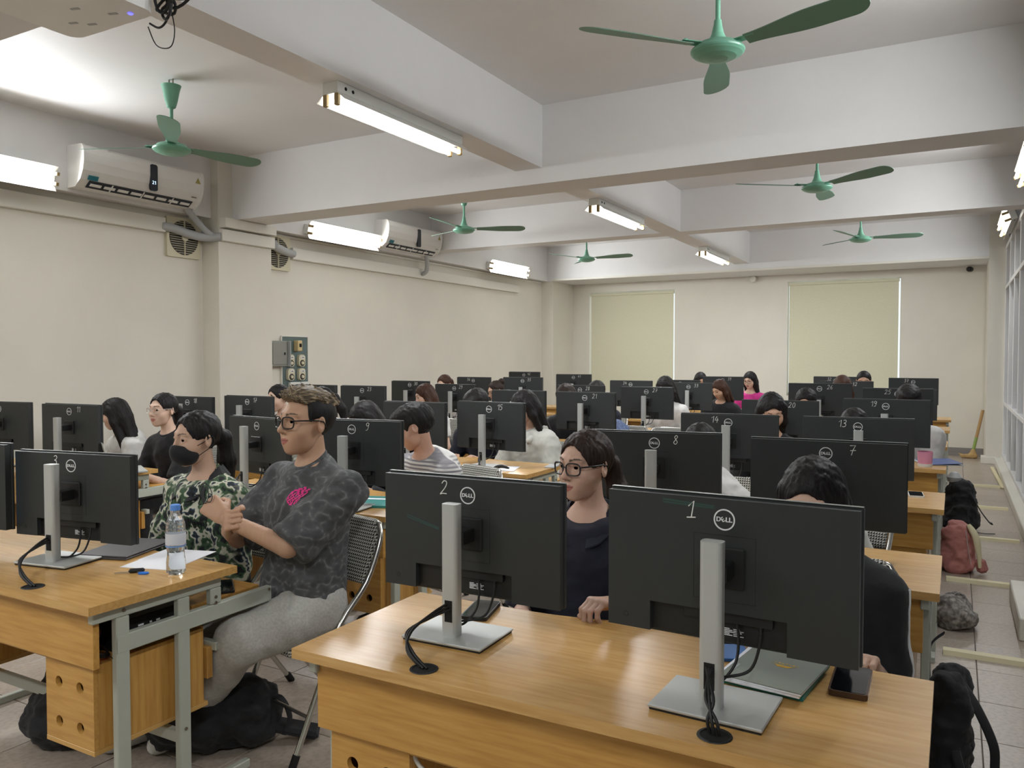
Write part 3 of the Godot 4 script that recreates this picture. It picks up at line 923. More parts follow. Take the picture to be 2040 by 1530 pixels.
func monitors() -> void:
	mat("streak_teal", rgb8(40, 72, 66), 0.5)
	monitor_meshes()
	var row := ["front row", "second row", "third row", "fourth row", "fifth row", "sixth row", "back row"]
	for d in MON:
		var yaw := deg_to_rad(d[4])
		var back := Vector3(sin(yaw), 0, cos(yaw))      # towards the camera
		var t := thing("computer_monitor", "", "monitor", Vector3(d[1], DESK_Y, d[3]) + back * 0.105, yaw, "black monitors seen from behind")
		var seat: int = (d[0] - 1) % 6
		var near := "by the windows" if seat < 2 else ("in the middle column" if seat < 4 else "by the left wall")
		var lab := "black monitor with handwritten %s, %s %s, %s seat" % [d[6], row[(d[0] - 1) / 6], near, "right" if d[0] % 2 == 1 else "left"]
		if d[0] == 38:
			lab = "black monitor marked 32 on a back row desk, left of the one marked 37"
		elif d[0] == 4:
			lab = "black monitor cut off by the left edge of the photo, front row"
		elif d[0] in [31, 32, 40, 10, 12]:
			lab = "black monitor, %s %s, %s seat, number hidden" % [row[(d[0] - 1) / 6], near, "right" if d[0] % 2 == 1 else "left"]
		t.set_meta("label", lab)
		var up := Vector3(0, d[2] - DESK_Y, -0.105)
		var pn := part(t, "back_cover", cache.mon_shell, M.plastic_black, up)
		part(pn, "mount_seam", cache.mon_seam, M.plastic_dark)
		part(pn, "lock_slot", cache.mon_lock, M.plastic_dark)
		part(pn, "port_bay", cache.mon_bay, M.plastic_dark)
		part(pn, "rating_label", cache.mon_label, M.print_white)
		var bd := part(pn, "badge_ring", cache.mon_ring, M.print_white, Vector3(0, -0.047, 0))
		part(pn, "badge_letters", cache.mon_letters, M.print_white, Vector3(0, -0.047, 0))
		part(t, "screen_frame", cache.mon_slab, M.plastic_black, up)
		part(t, "screen", cache.mon_screen, M.screen_lit, up)
		part(t, "top_edge", cache.mon_edge, M.bezel_light, up)
		var b := MB.new()
		var h := 0.036
		var wid := 0.0
		for ch in d[6]:
			wid += 0.72 if ch != "1" else 0.5
		handwriting(b, d[6] if d[0] != 1 else "i", Vector3(d[5] * 0.09 - wid * h * 0.5 + (0.018 if d[5] < 0 else 0.0), -0.049, 0.0242), h, 0.0014)
		if not d[0] in [4, 10, 12, 31, 40]:
			part(pn, "handwritten_number", b.mesh(), M.mark_white)
		part(t, "mount_arm", cache.mon_arm, M.plastic_dark, up)
		var st := part(t, "stand_pole", cache.mon_pole, M.stand_silver)
		part(st, "cable_slot", cache.mon_slot, M.black_hole)
		var bs := part(t, "stand_base", cache.mon_base, M.stand_silver)
		part(bs, "rubber_foot", cache.mon_foot, M.rubber)
		# cables from the slot into the desk's grommet
		var ci: int = seat / 2
		var ri: int = (d[0] - 1) / 6
		var gw := Vector3(COLX[ci][ri] + (0.34 if d[0] % 2 == 1 else -0.335), DESK_Y + 0.003, ROWF[ci][ri] - 0.05)
		var gl: Vector3 = t.transform.affine_inverse() * gw
		var swing := -0.06 if d[0] in [2, 3] else 0.0
		for q in 3:
			var o := (q - 1) * 0.0075
			b = MB.new()
			var p0 := Vector3(o * 0.8, 0.095 - (q * 0.006 if swing else 0.0), 0.016)
			var p4 := gl + Vector3(o * 1.2, 0.0, 0.003 * (q % 2))
			b.tube(curve([p0, p0.lerp(p4, 0.2) + Vector3(swing * 0.5 - o, 0.005, 0.012), p0.lerp(p4, 0.55) + Vector3(swing * 1.1 - o * 2.0, 0.012, 0.016), p0.lerp(p4, 0.85) + Vector3(swing * 0.7, 0.012, 0.012), p4]), 0.0034, 8)
			part(t, "cable", b.mesh(), M.cable_black)
		if d[0] <= 2:  # two thin teal streaks laid on the back cover
			for q in 2:
				b = MB.new()
				var sm: Array = [[-0.137, -0.02, -0.013], [-0.195, -0.088, -0.112]][d[0] - 1]
				var dy: float = [-0.006, -0.028][d[0] - 1]
				b.prism(PackedVector2Array([Vector2(sm[0], sm[2] - q * 0.006), Vector2(sm[1], sm[2] + dy - q * 0.004), Vector2(sm[1] - 0.004, sm[2] + dy - 0.003 - q * 0.004), Vector2(sm[0] + 0.002, sm[2] - 0.0035 - q * 0.006)]), Vector3.ZERO, Vector3.RIGHT, Vector3.UP, 0.024, 0.0242)
				part(pn, "ink_smear", b.mesh(), M.streak_teal)
		part(t, "cable", cache.mon_drop, M.cable_black, up)

# ---------------------------------------------------------------- implicit surfaces for bodies
class Field:
	var o: Vector3
	var h: float
	var nx: int
	var ny: int
	var nz: int
	var f := PackedFloat32Array()

	func _init(lo: Vector3, hi: Vector3, cell: float) -> void:
		o = lo
		h = cell
		nx = int((hi.x - lo.x) / cell) + 2
		ny = int((hi.y - lo.y) / cell) + 2
		nz = int((hi.z - lo.z) / cell) + 2
		f.resize(nx * ny * nz)
		f.fill(1.0)

	func span(lo: Vector3, hi: Vector3) -> Array:
		var a := (lo - o) / h
		var b := (hi - o) / h
		return [clampi(int(a.x), 0, nx - 1), clampi(int(a.y), 0, ny - 1), clampi(int(a.z), 0, nz - 1), clampi(int(b.x) + 1, 0, nx - 1), clampi(int(b.y) + 1, 0, ny - 1), clampi(int(b.z) + 1, 0, nz - 1)]

	# tapered capsule, joined with a smooth minimum; flat squeezes it along z about its axis
	func cap(a: Vector3, b: Vector3, ra: float, rb: float, k := 0.03, flat := 1.0) -> void:
		var m := maxf(ra, rb) + maxf(k, h * 2.0)
		var s := span(a.min(b) - Vector3.ONE * m, a.max(b) + Vector3.ONE * m)
		var ab := b - a
		var l2 := maxf(ab.length_squared(), 1e-9)
		var dr := rb - ra
		for z in range(s[2], s[5] + 1):
			for y in range(s[1], s[4] + 1):
				var i: int = (z * ny + y) * nx + s[0]
				var p := Vector3(o.x + s[0] * h, o.y + y * h, o.z + z * h) - a
				for x in range(s[0], s[3] + 1):
					var t := clampf(p.dot(ab) / l2, 0.0, 1.0)
					var q := p - ab * t
					q.z /= flat
					var d := q.length() - ra - dr * t
					if flat != 1.0:
						d *= minf(flat, 1.0)
					var e := f[i]
					var hh := k - absf(d - e)
					f[i] = minf(d, e) - (hh * hh / (4.0 * k) if hh > 0.0 else 0.0)
					i += 1
					p.x += h

	func ell(c: Vector3, r: Vector3, k := 0.02, bas := Basis(), sub := false) -> void:
		var m := maxf(r.x, maxf(r.y, r.z)) + maxf(k, h * 2.0)
		var s := span(c - Vector3.ONE * m, c + Vector3.ONE * m)
		var inv := bas.transposed()
		var rm := minf(r.x, minf(r.y, r.z))
		for z in range(s[2], s[5] + 1):
			for y in range(s[1], s[4] + 1):
				var i: int = (z * ny + y) * nx + s[0]
				for x in range(s[0], s[3] + 1):
					var p := inv * (Vector3(o.x + x * h, o.y + y * h, o.z + z * h) - c)
					var g := p / r
					var k0 := g.length()
					var k1 := (g / r).length()
					var d := k0 * (k0 - 1.0) / k1 if k1 > 1e-6 else -rm
					var e := f[i]
					if sub:
						d = -d
						var hs := k - absf(d - e)
						f[i] = maxf(d, e) + (hs * hs / (4.0 * k) if hs > 0.0 else 0.0)
					else:
						var hh := k - absf(d - e)
						f[i] = minf(d, e) - (hh * hh / (4.0 * k) if hh > 0.0 else 0.0)
					i += 1

	# keep only the side of a plane that its normal points away from
	func cut(at: Vector3, nrm: Vector3, k := 0.004, lo := Vector3.ONE * -9.0, hi := Vector3.ONE * 9.0) -> void:
		var s := span(lo, hi)
		for z in range(s[2], s[5] + 1):
			for y in range(s[1], s[4] + 1):
				var i: int = (z * ny + y) * nx + s[0]
				for x in range(s[0], s[3] + 1):
					var d := (Vector3(o.x + x * h, o.y + y * h, o.z + z * h) - at).dot(nrm)
					var e := f[i]
					var hs := k - absf(d - e)
					f[i] = maxf(d, e) + (hs * hs / (4.0 * k) if hs > 0.0 else 0.0)
					i += 1

	# surface nets: [vertices, normals, indices]
	func net() -> Array:
		var vid := PackedInt32Array()
		vid.resize(f.size())
		vid.fill(-1)
		var vs := PackedVector3Array()
		var sx := 1
		var sy := nx
		var sz := nx * ny
		var lim := h * 1.9
		for z in nz - 1:
			for y in ny - 1:
				var i := (z * ny + y) * nx
				for x in nx - 1:
					var a := f[i]
					if a < lim and a > -lim:
						var b := f[i + sx]
						var c := f[i + sy]
						var d := f[i + sx + sy]
						var e := f[i + sz]
						var g := f[i + sx + sz]
						var q := f[i + sy + sz]
						var r := f[i + sx + sy + sz]
						var cnt := int(a < 0) + int(b < 0) + int(c < 0) + int(d < 0) + int(e < 0) + int(g < 0) + int(q < 0) + int(r < 0)
						if cnt > 0 and cnt < 8:
							var sum := Vector3.ZERO
							var n := 0
							if (a < 0) != (b < 0): sum += Vector3(a / (a - b), 0, 0); n += 1
							if (c < 0) != (d < 0): sum += Vector3(c / (c - d), 1, 0); n += 1
							if (e < 0) != (g < 0): sum += Vector3(e / (e - g), 0, 1); n += 1
							if (q < 0) != (r < 0): sum += Vector3(q / (q - r), 1, 1); n += 1
							if (a < 0) != (c < 0): sum += Vector3(0, a / (a - c), 0); n += 1
							if (b < 0) != (d < 0): sum += Vector3(1, b / (b - d), 0); n += 1
							if (e < 0) != (q < 0): sum += Vector3(0, e / (e - q), 1); n += 1
							if (g < 0) != (r < 0): sum += Vector3(1, g / (g - r), 1); n += 1
							if (a < 0) != (e < 0): sum += Vector3(0, 0, a / (a - e)); n += 1
							if (b < 0) != (g < 0): sum += Vector3(1, 0, b / (b - g)); n += 1
							if (c < 0) != (q < 0): sum += Vector3(0, 1, c / (c - q)); n += 1
							if (d < 0) != (r < 0): sum += Vector3(1, 1, d / (d - r)); n += 1
							vid[i] = vs.size()
							vs.append(o + (Vector3(x, y, z) + sum / n) * h)
					i += 1
		var idx := PackedInt32Array()
		for z in range(1, nz - 1):
			for y in range(1, ny - 1):
				var i := (z * ny + y) * nx + 1
				for x in range(1, nx - 1):
					if vid[i] >= 0:
						var a := f[i] < 0.0
						if a != (f[i + 1] < 0.0):
							quad(idx, vid[i], vid[i - sy], vid[i - sy - sz], vid[i - sz], a)
						if a != (f[i + sy] < 0.0):
							quad(idx, vid[i], vid[i - sz], vid[i - sz - 1], vid[i - 1], a)
						if a != (f[i + sz] < 0.0):
							quad(idx, vid[i], vid[i - 1], vid[i - 1 - sy], vid[i - sy], a)
					i += 1
		var ns := PackedVector3Array()
		ns.resize(vs.size())
		for t in range(0, idx.size(), 3):
			var p := vs[idx[t]]
			var nn := (vs[idx[t + 2]] - p).cross(vs[idx[t + 1]] - p)
			ns[idx[t]] += nn
			ns[idx[t + 1]] += nn
			ns[idx[t + 2]] += nn
		for t in ns.size():
			ns[t] = ns[t].normalized()
		return [vs, ns, idx]

	func quad(idx: PackedInt32Array, a: int, b: int, c: int, d: int, flip: bool) -> void:
		if a < 0 or b < 0 or c < 0 or d < 0:
			return
		if flip:
			idx.append_array(PackedInt32Array([a, c, b, a, d, c]))
		else:
			idx.append_array(PackedInt32Array([a, b, c, a, c, d]))

# a surface that several nets are added to
class Pelt:
	var v := PackedVector3Array()
	var n := PackedVector3Array()
	var c := PackedColorArray()
	var i := PackedInt32Array()

	func add(net: Array, col: Color, xf := Transform3D(), cols := PackedColorArray()) -> void:
		var at := v.size()
		var nb := xf.basis.orthonormalized()
		var mirrored := xf.basis.determinant() < 0.0
		for k in net[0].size():
			v.append(xf * net[0][k])
			n.append((nb * net[1][k]).normalized())
			c.append(cols[k] if cols.size() else col)
		var ix: PackedInt32Array = net[2]
		for k in range(0, ix.size(), 3):
			i.append(at + ix[k])
			i.append(at + ix[k + (2 if mirrored else 1)])
			i.append(at + ix[k + (1 if mirrored else 2)])

	func mesh() -> ArrayMesh:
		var arr := []
		arr.resize(Mesh.ARRAY_MAX)
		arr[Mesh.ARRAY_VERTEX] = v
		arr[Mesh.ARRAY_NORMAL] = n
		arr[Mesh.ARRAY_COLOR] = c
		arr[Mesh.ARRAY_INDEX] = i
		var m := ArrayMesh.new()
		if v.size():
			m.add_surface_from_arrays(Mesh.PRIMITIVE_TRIANGLES, arr)
		return m

# ---------------------------------------------------------------- head (origin between the ears, +z is the face)
func head_net(male: bool, cell: float) -> Array:
	var key := "head%s%.4f" % [male, cell]
	if cache.has(key):
		return cache[key]
	var f := Field.new(Vector3(-0.105, -0.145, -0.125), Vector3(0.105, 0.13, 0.135), cell)
	f.ell(Vector3(0, 0.03, -0.014), Vector3(0.074, 0.084, 0.094), 0.02)
	f.ell(Vector3(0, -0.022, 0.018), Vector3(0.063, 0.088, 0.07), 0.03)
	var jw := 0.05 if male else 0.043
	f.ell(Vector3(0, -0.07, 0.03), Vector3(jw, 0.036, 0.046), 0.03)
	f.ell(Vector3(0, -0.1, 0.062), Vector3(0.02, 0.014, 0.016), 0.03)
	for s in [-1.0, 1.0]:
		f.ell(Vector3(s * 0.04, -0.032, 0.05), Vector3(0.024, 0.024, 0.026), 0.03)
		f.cap(Vector3(s * 0.012, 0.03, 0.083), Vector3(s * 0.043, 0.03, 0.068), 0.009, 0.008, 0.018)
		# eye hollow, then the lids
		f.ell(Vector3(s * 0.031, 0.005, 0.092), Vector3(0.02, 0.0125, 0.017), 0.012, Basis(), true)
		f.cap(Vector3(s * 0.017, 0.008, 0.0795), Vector3(s * 0.031, 0.014, 0.0825), 0.0042, 0.005, 0.006)
		f.cap(Vector3(s * 0.031, 0.014, 0.0825), Vector3(s * 0.047, 0.0085, 0.0745), 0.005, 0.004, 0.006)
		f.cap(Vector3(s * 0.018, 0.001, 0.0785), Vector3(s * 0.031, -0.0055, 0.0795), 0.0035, 0.004, 0.006)
		f.cap(Vector3(s * 0.031, -0.0055, 0.0795), Vector3(s * 0.046, 0.003, 0.0735), 0.004, 0.0035, 0.006)
		# ear
		f.ell(Vector3(s * 0.079, -0.005, -0.014), Vector3(0.008, 0.031, 0.019), 0.008, Basis(Vector3.UP, s * 0.35) * Basis(Vector3.RIGHT, -0.15))
		f.ell(Vector3(s * 0.086, 0.0, -0.01), Vector3(0.006, 0.018, 0.01), 0.005, Basis(Vector3.UP, s * 0.35), true)
		# nostril wings
		f.ell(Vector3(s * 0.0115, -0.033, 0.091), Vector3(0.0085, 0.0075, 0.01), 0.008)
	f.cap(Vector3(0, 0.018, 0.086), Vector3(0, -0.024, 0.1045), 0.0068, 0.009, 0.013)
	f.ell(Vector3(0, -0.0285, 0.1065), Vector3(0.0095, 0.0085, 0.0095), 0.01)
	f.ell(Vector3(0, -0.066, 0.07), Vector3(0.03, 0.022, 0.018), 0.02)
	f.cap(Vector3(-0.022, -0.064, 0.078), Vector3(0, -0.0605, 0.0875), 0.0028, 0.0055, 0.006)
	f.cap(Vector3(0.022, -0.064, 0.078), Vector3(0, -0.0605, 0.0875), 0.0028, 0.0055, 0.006)
	f.cap(Vector3(-0.018, -0.0695, 0.078), Vector3(0, -0.0725, 0.0855), 0.004, 0.0068, 0.006)
	f.cap(Vector3(0.018, -0.0695, 0.078), Vector3(0, -0.0725, 0.0855), 0.004, 0.0068, 0.006)
	var r := f.net()
	cache[key] = r
	return r

# colours of the head's skin: lips, brows, painted shade at nostrils and mouth line
func head_colors(net: Array, skin: Color, brow: Color, lip: Color) -> PackedColorArray:
	var out := PackedColorArray()
	for p: Vector3 in net[0]:
		var c := skin
		var ax := absf(p.x)
		if p.z > 0.072 and ax < 0.024 and p.y < -0.056 and p.y > -0.0785:
			var top := -0.0555 - 0.0045 * pow(ax / 0.022, 2.0) - 0.0015 * exp(-pow(ax / 0.003, 2.0))
			var bot := -0.0785 + 0.011 * pow(ax / 0.022, 2.0)
			if p.y < top and p.y > bot:
				c = lip
				if absf(p.y + 0.0655 - 0.001) < 0.0013:
					c = lip.darkened(0.5)  # shade of the groove between the lips, put into the colour
		if p.z > 0.05 and ax > 0.014 and ax < 0.052:
			var by := 0.0275 + 0.006 * sin((ax - 0.014) / 0.038 * PI * 0.8)
			if absf(p.y - by) < 0.0042 * (1.15 - ax / 0.07):
				c = skin.lerp(brow, 0.85)
		if p.z > 0.085 and p.y < -0.0375 and p.y > -0.043 and absf(ax - 0.0085) < 0.004:
			c = skin.darkened(0.6)  # shade inside the nostrils, put into the colour
		out.append(c)
	return out

func eye_net(cell := 0.0) -> Array:
	if cache.has("eye"):
		return cache.eye
	var vs := PackedVector3Array()
	var ns := PackedVector3Array()
	var ix := PackedInt32Array()
	var cs := PackedColorArray()
	var rings := 14
	var seg := 18
	for i in rings + 1:
		var a := PI * 0.62 * i / rings
		for k in seg:
			var t := TAU * k / seg
			var d := Vector3(sin(a) * cos(t), sin(a) * sin(t), cos(a))
			vs.append(d * 0.0128)
			ns.append(d)
			var rr := sin(a) * 0.0128
			cs.append(Color(0.006, 0.005, 0.005) if rr < 0.0026 else (Color(0.02, 0.011, 0.007) if rr < 0.0058 else Color(0.62, 0.58, 0.54)))
	for i in rings:
		for k in seg:
			var j := (k + 1) % seg
			var a := i * seg + k
			var b := i * seg + j
			ix.append_array(PackedInt32Array([a, a + seg, b + seg, a, b + seg, b]))
	cache.eye = [vs, ns, ix, cs]
	return cache.eye

# ---------------------------------------------------------------- hands (origin at the wrist, fingers along +y, palm faces +z, right hand: thumb at -x)
func hand_net(kind: String) -> Array:
	var key := "hand_" + kind
	if cache.has(key):
		return cache[key]
	var f := Field.new(Vector3(-0.085, -0.05, -0.05), Vector3(0.07, 0.2, 0.11), 0.0035)
	f.cap(Vector3(0, -0.03, 0), Vector3(0, 0.015, 0), 0.027, 0.027, 0.01, 0.72)
	for k in 4:
		var x := -0.03 + 0.02 * k
		f.cap(Vector3(x * 0.55, 0.012, 0), Vector3(x, 0.085 - absf(k - 1.2) * 0.004, 0), 0.016, 0.0125, 0.012)
	f.ell(Vector3(-0.022, 0.035, 0.012), Vector3(0.018, 0.032, 0.014), 0.012)
	var lens := [[0.042, 0.025, 0.02], [0.046, 0.028, 0.021], [0.043, 0.026, 0.02], [0.034, 0.02, 0.018]]
	var curl: Array = {"flat": [0.25, 0.3, 0.2], "curl": [0.75, 1.0, 0.6], "fist": [1.45, 1.6, 0.9]}[kind]
	for k in 4:
		var p := Vector3(-0.03 + 0.02 * k, 0.085 - absf(k - 1.2) * 0.004, 0)
		var a := 0.0
		for j in 3:
			a += curl[j]
			var q: Vector3 = p + Vector3((k - 1.5) * 0.0012, cos(a), sin(a)).normalized() * lens[k][j]
			f.cap(p, q, 0.0096 - j * 0.0008, 0.0088 - j * 0.0008, 0.004)
			p = q
	var tp := Vector3(-0.03, 0.025, 0.012)
	var bend := 0.0 if kind == "flat" else (0.6 if kind == "curl" else 1.0)
	var t1 := tp + Vector3(-0.6, 0.75, 0.35 + bend * 0.3).normalized() * 0.042
	var t2 := t1 + Vector3(-0.2 + bend * 0.4, 0.95, 0.25 + bend * 0.3).normalized() * 0.034
	var t3 := t2 + Vector3(0.1 + bend * 0.6, 0.9, 0.1 + bend * 0.2).normalized() * 0.025
	f.cap(tp, t1, 0.0145, 0.0108, 0.01)
	f.cap(t1, t2, 0.0108, 0.0095, 0.004)
	f.cap(t2, t3, 0.0098, 0.0075, 0.004)
	cache[key] = f.net()
	return cache[key]

# ---------------------------------------------------------------- people
func noise_push(net: Array, amp: float, freq: float, sd: int, stretch := Vector3.ONE) -> Array:
	var ns := noise(freq, 3, FastNoiseLite.TYPE_SIMPLEX_SMOOTH, sd)
	var vs: PackedVector3Array = net[0]
	for k in vs.size():
		vs[k] += net[1][k] * amp * ns.get_noise_3dv(vs[k] * stretch)
	net[0] = vs
	# fresh normals
	var idx: PackedInt32Array = net[2]
	var nn := PackedVector3Array()
	nn.resize(vs.size())
	for t in range(0, idx.size(), 3):
		var p := vs[idx[t]]
		var g := (vs[idx[t + 2]] - p).cross(vs[idx[t + 1]] - p)
		nn[idx[t]] += g
		nn[idx[t + 1]] += g
		nn[idx[t + 2]] += g
	for t in nn.size():
		nn[t] = nn[t].normalized()
	net[1] = nn
	return net

func elbow(s: Vector3, t: Vector3, l1: float, l2: float, hint: Vector3) -> Vector3:
	var d := t - s
	var len := minf(d.length(), (l1 + l2) * 0.995)
	var u := d.normalized()
	var a := (l1 * l1 - l2 * l2 + len * len) / (2.0 * len)
	var hh := sqrt(maxf(0.0, l1 * l1 - a * a))
	var w := (hint - u * hint.dot(u)).normalized()
	return s + u * a + w * hh

func toward(from: Vector3, to: Vector3, palm: Vector3) -> Basis:   # y along the limb, z = palm side
	var y := (to - from).normalized()
	var x := y.cross(palm).normalized()
	return Basis(x, y, x.cross(y))

func skin_mat() -> StandardMaterial3D:
	if not M.has("skin"):
		var m := mat("skin", Color.WHITE, 0.52)
		m.vertex_color_use_as_albedo = true
		m.metallic_specular = 0.4
		m.subsurf_scatter_enabled = true
		m.subsurf_scatter_strength = 0.08
	return M.skin

func hair_mat(key: String, dark: Color, light: Color, run := Vector3(26, 2.2, 26)) -> StandardMaterial3D:
	if not M.has(key):
		var m := tri_tex(mat(key, Color.WHITE, 0.55), ntex(noise(0.035, 4, FastNoiseLite.TYPE_SIMPLEX_SMOOTH, 41), [dark, dark.lerp(light, 0.45), light], 256), run)
		m.metallic_specular = 0.35
	return M[key]

func cloth(key: String, a: Color, b: Color, freq := 0.02, scale := 2.5) -> StandardMaterial3D:
	if not M.has(key):
		var m := tri_tex(mat(key, Color.WHITE, 0.85), ntex(noise(freq, 4, FastNoiseLite.TYPE_SIMPLEX_SMOOTH, 51), [a, b], 256), Vector3.ONE * scale)
		m.rim_enabled = true
		m.rim = 0.15
	return M[key]

# cfg: at (hip on the floor), yaw, h (hip height), lean, side, head (offset), look (yaw, pitch, roll), hands, ...
func person(label: String, g: Dictionary) -> Node3D:
	var cell: float = g.get("cell", 0.02)
	var sc: float = g.get("scale", 1.0)
	var drop := 0.0
	if g.has("head_at"):
		var hw: Vector3 = g.head_at
		drop = 1.198 - hw.y
		var yw: float = g.get("yaw", 0.0)
		var off: Vector3 = Vector3(g.get("side", 0.0), 0, g.get("lean", 0.06) * 1.45 + 0.035) + g.get("head", Vector3.ZERO)
		off.y = 0
		g.at = Vector3(hw.x, 0, hw.z) - Basis(Vector3.UP, yw) * off
	var t := thing("person", label, "person", g.at, g.get("yaw", 0.0))
	var skin: Color = g.get("skin", Color(0.55, 0.34, 0.235))
	var male: bool = g.get("male", false)
	var lean: float = g.get("lean", 0.06)
	var side: float = g.get("side", 0.0)
	var hip := Vector3(0, 0.53, 0)
	var chest := hip + Vector3(side * 0.7, 0.33 - drop * 0.55, lean * 0.7) * sc
	var neck := hip + Vector3(side, 0.50 - drop, lean * 1.15) * sc
	var sw: float = (0.185 if male else 0.16) * sc * g.get("broad", 1.0)
	var look: Vector3 = g.get("look", Vector3(0, 0.15, 0))      # yaw, pitch down, roll
	var hb := Basis(Vector3.UP, look.x) * Basis(Vector3.RIGHT, look.y) * Basis(Vector3.BACK, look.z)
	var head: Vector3 = neck + Vector3(0, 0.168, 0.035 + lean * 0.3) * sc + g.get("head", Vector3.ZERO)
	var hs: float = (1.0 if male else 0.95) * g.get("head_scale", 1.0) * sc
	var belly: float = g.get("belly", 0.0)
	var shl := [neck + Vector3(-sw, -0.088, -0.01), neck + Vector3(sw, -0.088, -0.01)]
	var hands: Array = g.get("hands", [Vector3(-0.13, 0.675, 0.36), Vector3(0.13, 0.675, 0.36)])
	var hint: Array = g.get("hint", [Vector3(-0.5, -1, -0.25), Vector3(0.5, -1, -0.25)])
	var el := []
	for k in 2:
		el.append(elbow(shl[k], hands[k], 0.285 * sc, 0.25 * sc, hint[k]))
	var knees: Array = g.get("knees", [Vector3(-0.11, 0.5, 0.42), Vector3(0.11, 0.5, 0.42)])
	var feet: Array = g.get("feet", [Vector3(-0.11, 0.06, 0.4), Vector3(0.11, 0.06, 0.4)])
	var hipj := [hip + Vector3(-0.095, -0.02, 0), hip + Vector3(0.095, -0.02, 0)]
	var lo := Vector3(-0.5, 0.0, -0.35)
	var hi := Vector3(0.5, 1.32, 0.75)
	var pts: Array = [head] + hands + el + knees + feet
	for p in pts:
		lo = lo.min(p - Vector3(0.13, 0.06, 0.13))
		hi = hi.max(p + Vector3(0.13, 0.13, 0.13))
	# --- body: one continuous figure under the clothes
	var f := Field.new(lo, hi, cell)
	f.cap(hip + Vector3(0, 0.02, 0), chest, 0.115 * sc, 0.125 * sc, 0.05, 0.75)
	f.cap(chest, neck + Vector3(0, -0.07, 0), 0.125 * sc, 0.1 * sc, 0.05, 0.72)
	for k in 2:
		f.cap(neck + Vector3(0, -0.03, -0.012), shl[k], 0.05 * sc, 0.043 * sc, 0.05)
	f.cap(neck + Vector3(0, -0.05, -0.01), head + hb * Vector3(0, -0.05, -0.02) * hs, (0.056 if male else 0.047) * sc, (0.05 if male else 0.043) * sc, 0.03)
	for k in 2:
		f.cap(shl[k], el[k], (0.05 if male else 0.041) * sc, 0.036 * sc, 0.03)
		f.cap(el[k], hands[k], (0.039 if male else 0.034) * sc, 0.026 * sc, 0.012)
		f.cap(hipj[k], knees[k], 0.078 * sc, 0.055 * sc, 0.04)
		f.cap(knees[k], feet[k] + Vector3(0, 0.03, -0.02), 0.052 * sc, 0.035 * sc, 0.02)
		f.cap(feet[k] + Vector3(0, -0.015, -0.02), feet[k] + Vector3(0, -0.025, 0.13), 0.032, 0.026, 0.02)
	var body := Pelt.new()
	body.add(f.net(), skin)
	var hn := head_net(male, g.get("head_cell", maxf(0.0036, cell * 0.36)))
	var hx := Transform3D(hb.scaled(Vector3.ONE * hs), head)
	hx.basis = hb * Basis.from_scale(Vector3.ONE * hs)
	body.add(hn, skin, hx, head_colors(hn, skin, g.get("brow", Color(0.02, 0.014, 0.01)), g.get("lip", Color(0.42, 0.15, 0.12))))
	var en := eye_net()
	for s in [-1.0, 1.0]:
		body.add(en, skin, hx * Transform3D(Basis(Vector3.UP, g.get("gaze", 0.0)), Vector3(s * 0.031, 0.0045, 0.0715)), en[3])
	var palms: Array = g.get("palms", [Vector3(0, -1, 0.15), Vector3(0, -1, 0.15)])
	var hk: Array = g.get("hand_kind", ["curl", "curl"])
	var dirs: Array = g.get("hand_dir", [Vector3.ZERO, Vector3.ZERO])
	for k in 2:
		var fwd: Vector3 = (hands[k] - el[k]).normalized() if dirs[k] == Vector3.ZERO else dirs[k]
		var bs := toward(Vector3.ZERO, fwd, palms[k])
		if k == 0:   # the character's right hand lies at -x: thumb towards the middle
			bs = bs * Basis.from_scale(Vector3(-1, 1, 1))
		body.add(hand_net(hk[k]), skin, Transform3D(bs * Basis.from_scale(Vector3.ONE * (1.0 if male else 0.9)), hands[k] + fwd * 0.015))
	var bp := part(t, "body", body.mesh(), skin_mat())
	# --- shirt
	var slv: float = g.get("sleeve", 0.6)          # 1 = elbow, 2 = wrist
	var lo2 := Vector3(minf(el[0].x, minf(hands[0].x, -0.32)) - 0.12, 0.42, minf(-0.25, minf(el[0].z, el[1].z) - 0.12))
	var hi2 := Vector3(maxf(el[1].x, maxf(hands[1].x, 0.32)) + 0.12, neck.y + 0.13, maxf(0.35, maxf(hands[0].z, hands[1].z) + 0.08))
	var loose: float = g.get("loose", 0.02)
	var sc2: float = g.get("shirt_cell", cell)
	f = Field.new(lo2, hi2, sc2)
	for k in 2:
		var e1: Vector3 = el[k] if slv >= 1.0 else shl[k].lerp(el[k], slv)
		f.cap(shl[k], e1, 0.056 * sc + loose * 0.6, (0.046 * sc + loose * (1.0 if slv < 1.0 else 0.6)), 0.035)
		if slv > 1.0:
			f.cap(el[k], el[k].lerp(hands[k], slv - 1.0), 0.046 * sc + loose * 0.5, 0.034 * sc + loose * 0.4, 0.02)
		# open end of the sleeve
		var ed: Vector3 = (el[k] - shl[k]).normalized() if slv <= 1.0 else (hands[k] - el[k]).normalized()
		var ee: Vector3 = shl[k].lerp(el[k], slv) if slv <= 1.0 else el[k].lerp(hands[k], slv - 1.0)
		f.cut(ee + ed * 0.012, ed, 0.004, ee - Vector3.ONE * 0.12, ee + Vector3.ONE * 0.12)
	f.cap(hip + Vector3(0, 0.0, 0.0), chest, (0.135 + belly) * sc + loose, 0.13 * sc + loose, 0.05, 0.8)
	f.cap(chest, neck + Vector3(0, -0.085, 0), 0.13 * sc + loose, 0.1 * sc + loose * 0.4, 0.05, 0.75)
	for k in 2:
		f.cap(neck + Vector3(0, -0.035, -0.012), shl[k].lerp(neck, 0.08), 0.056 * sc, 0.05 * sc + loose * 0.3, 0.05)
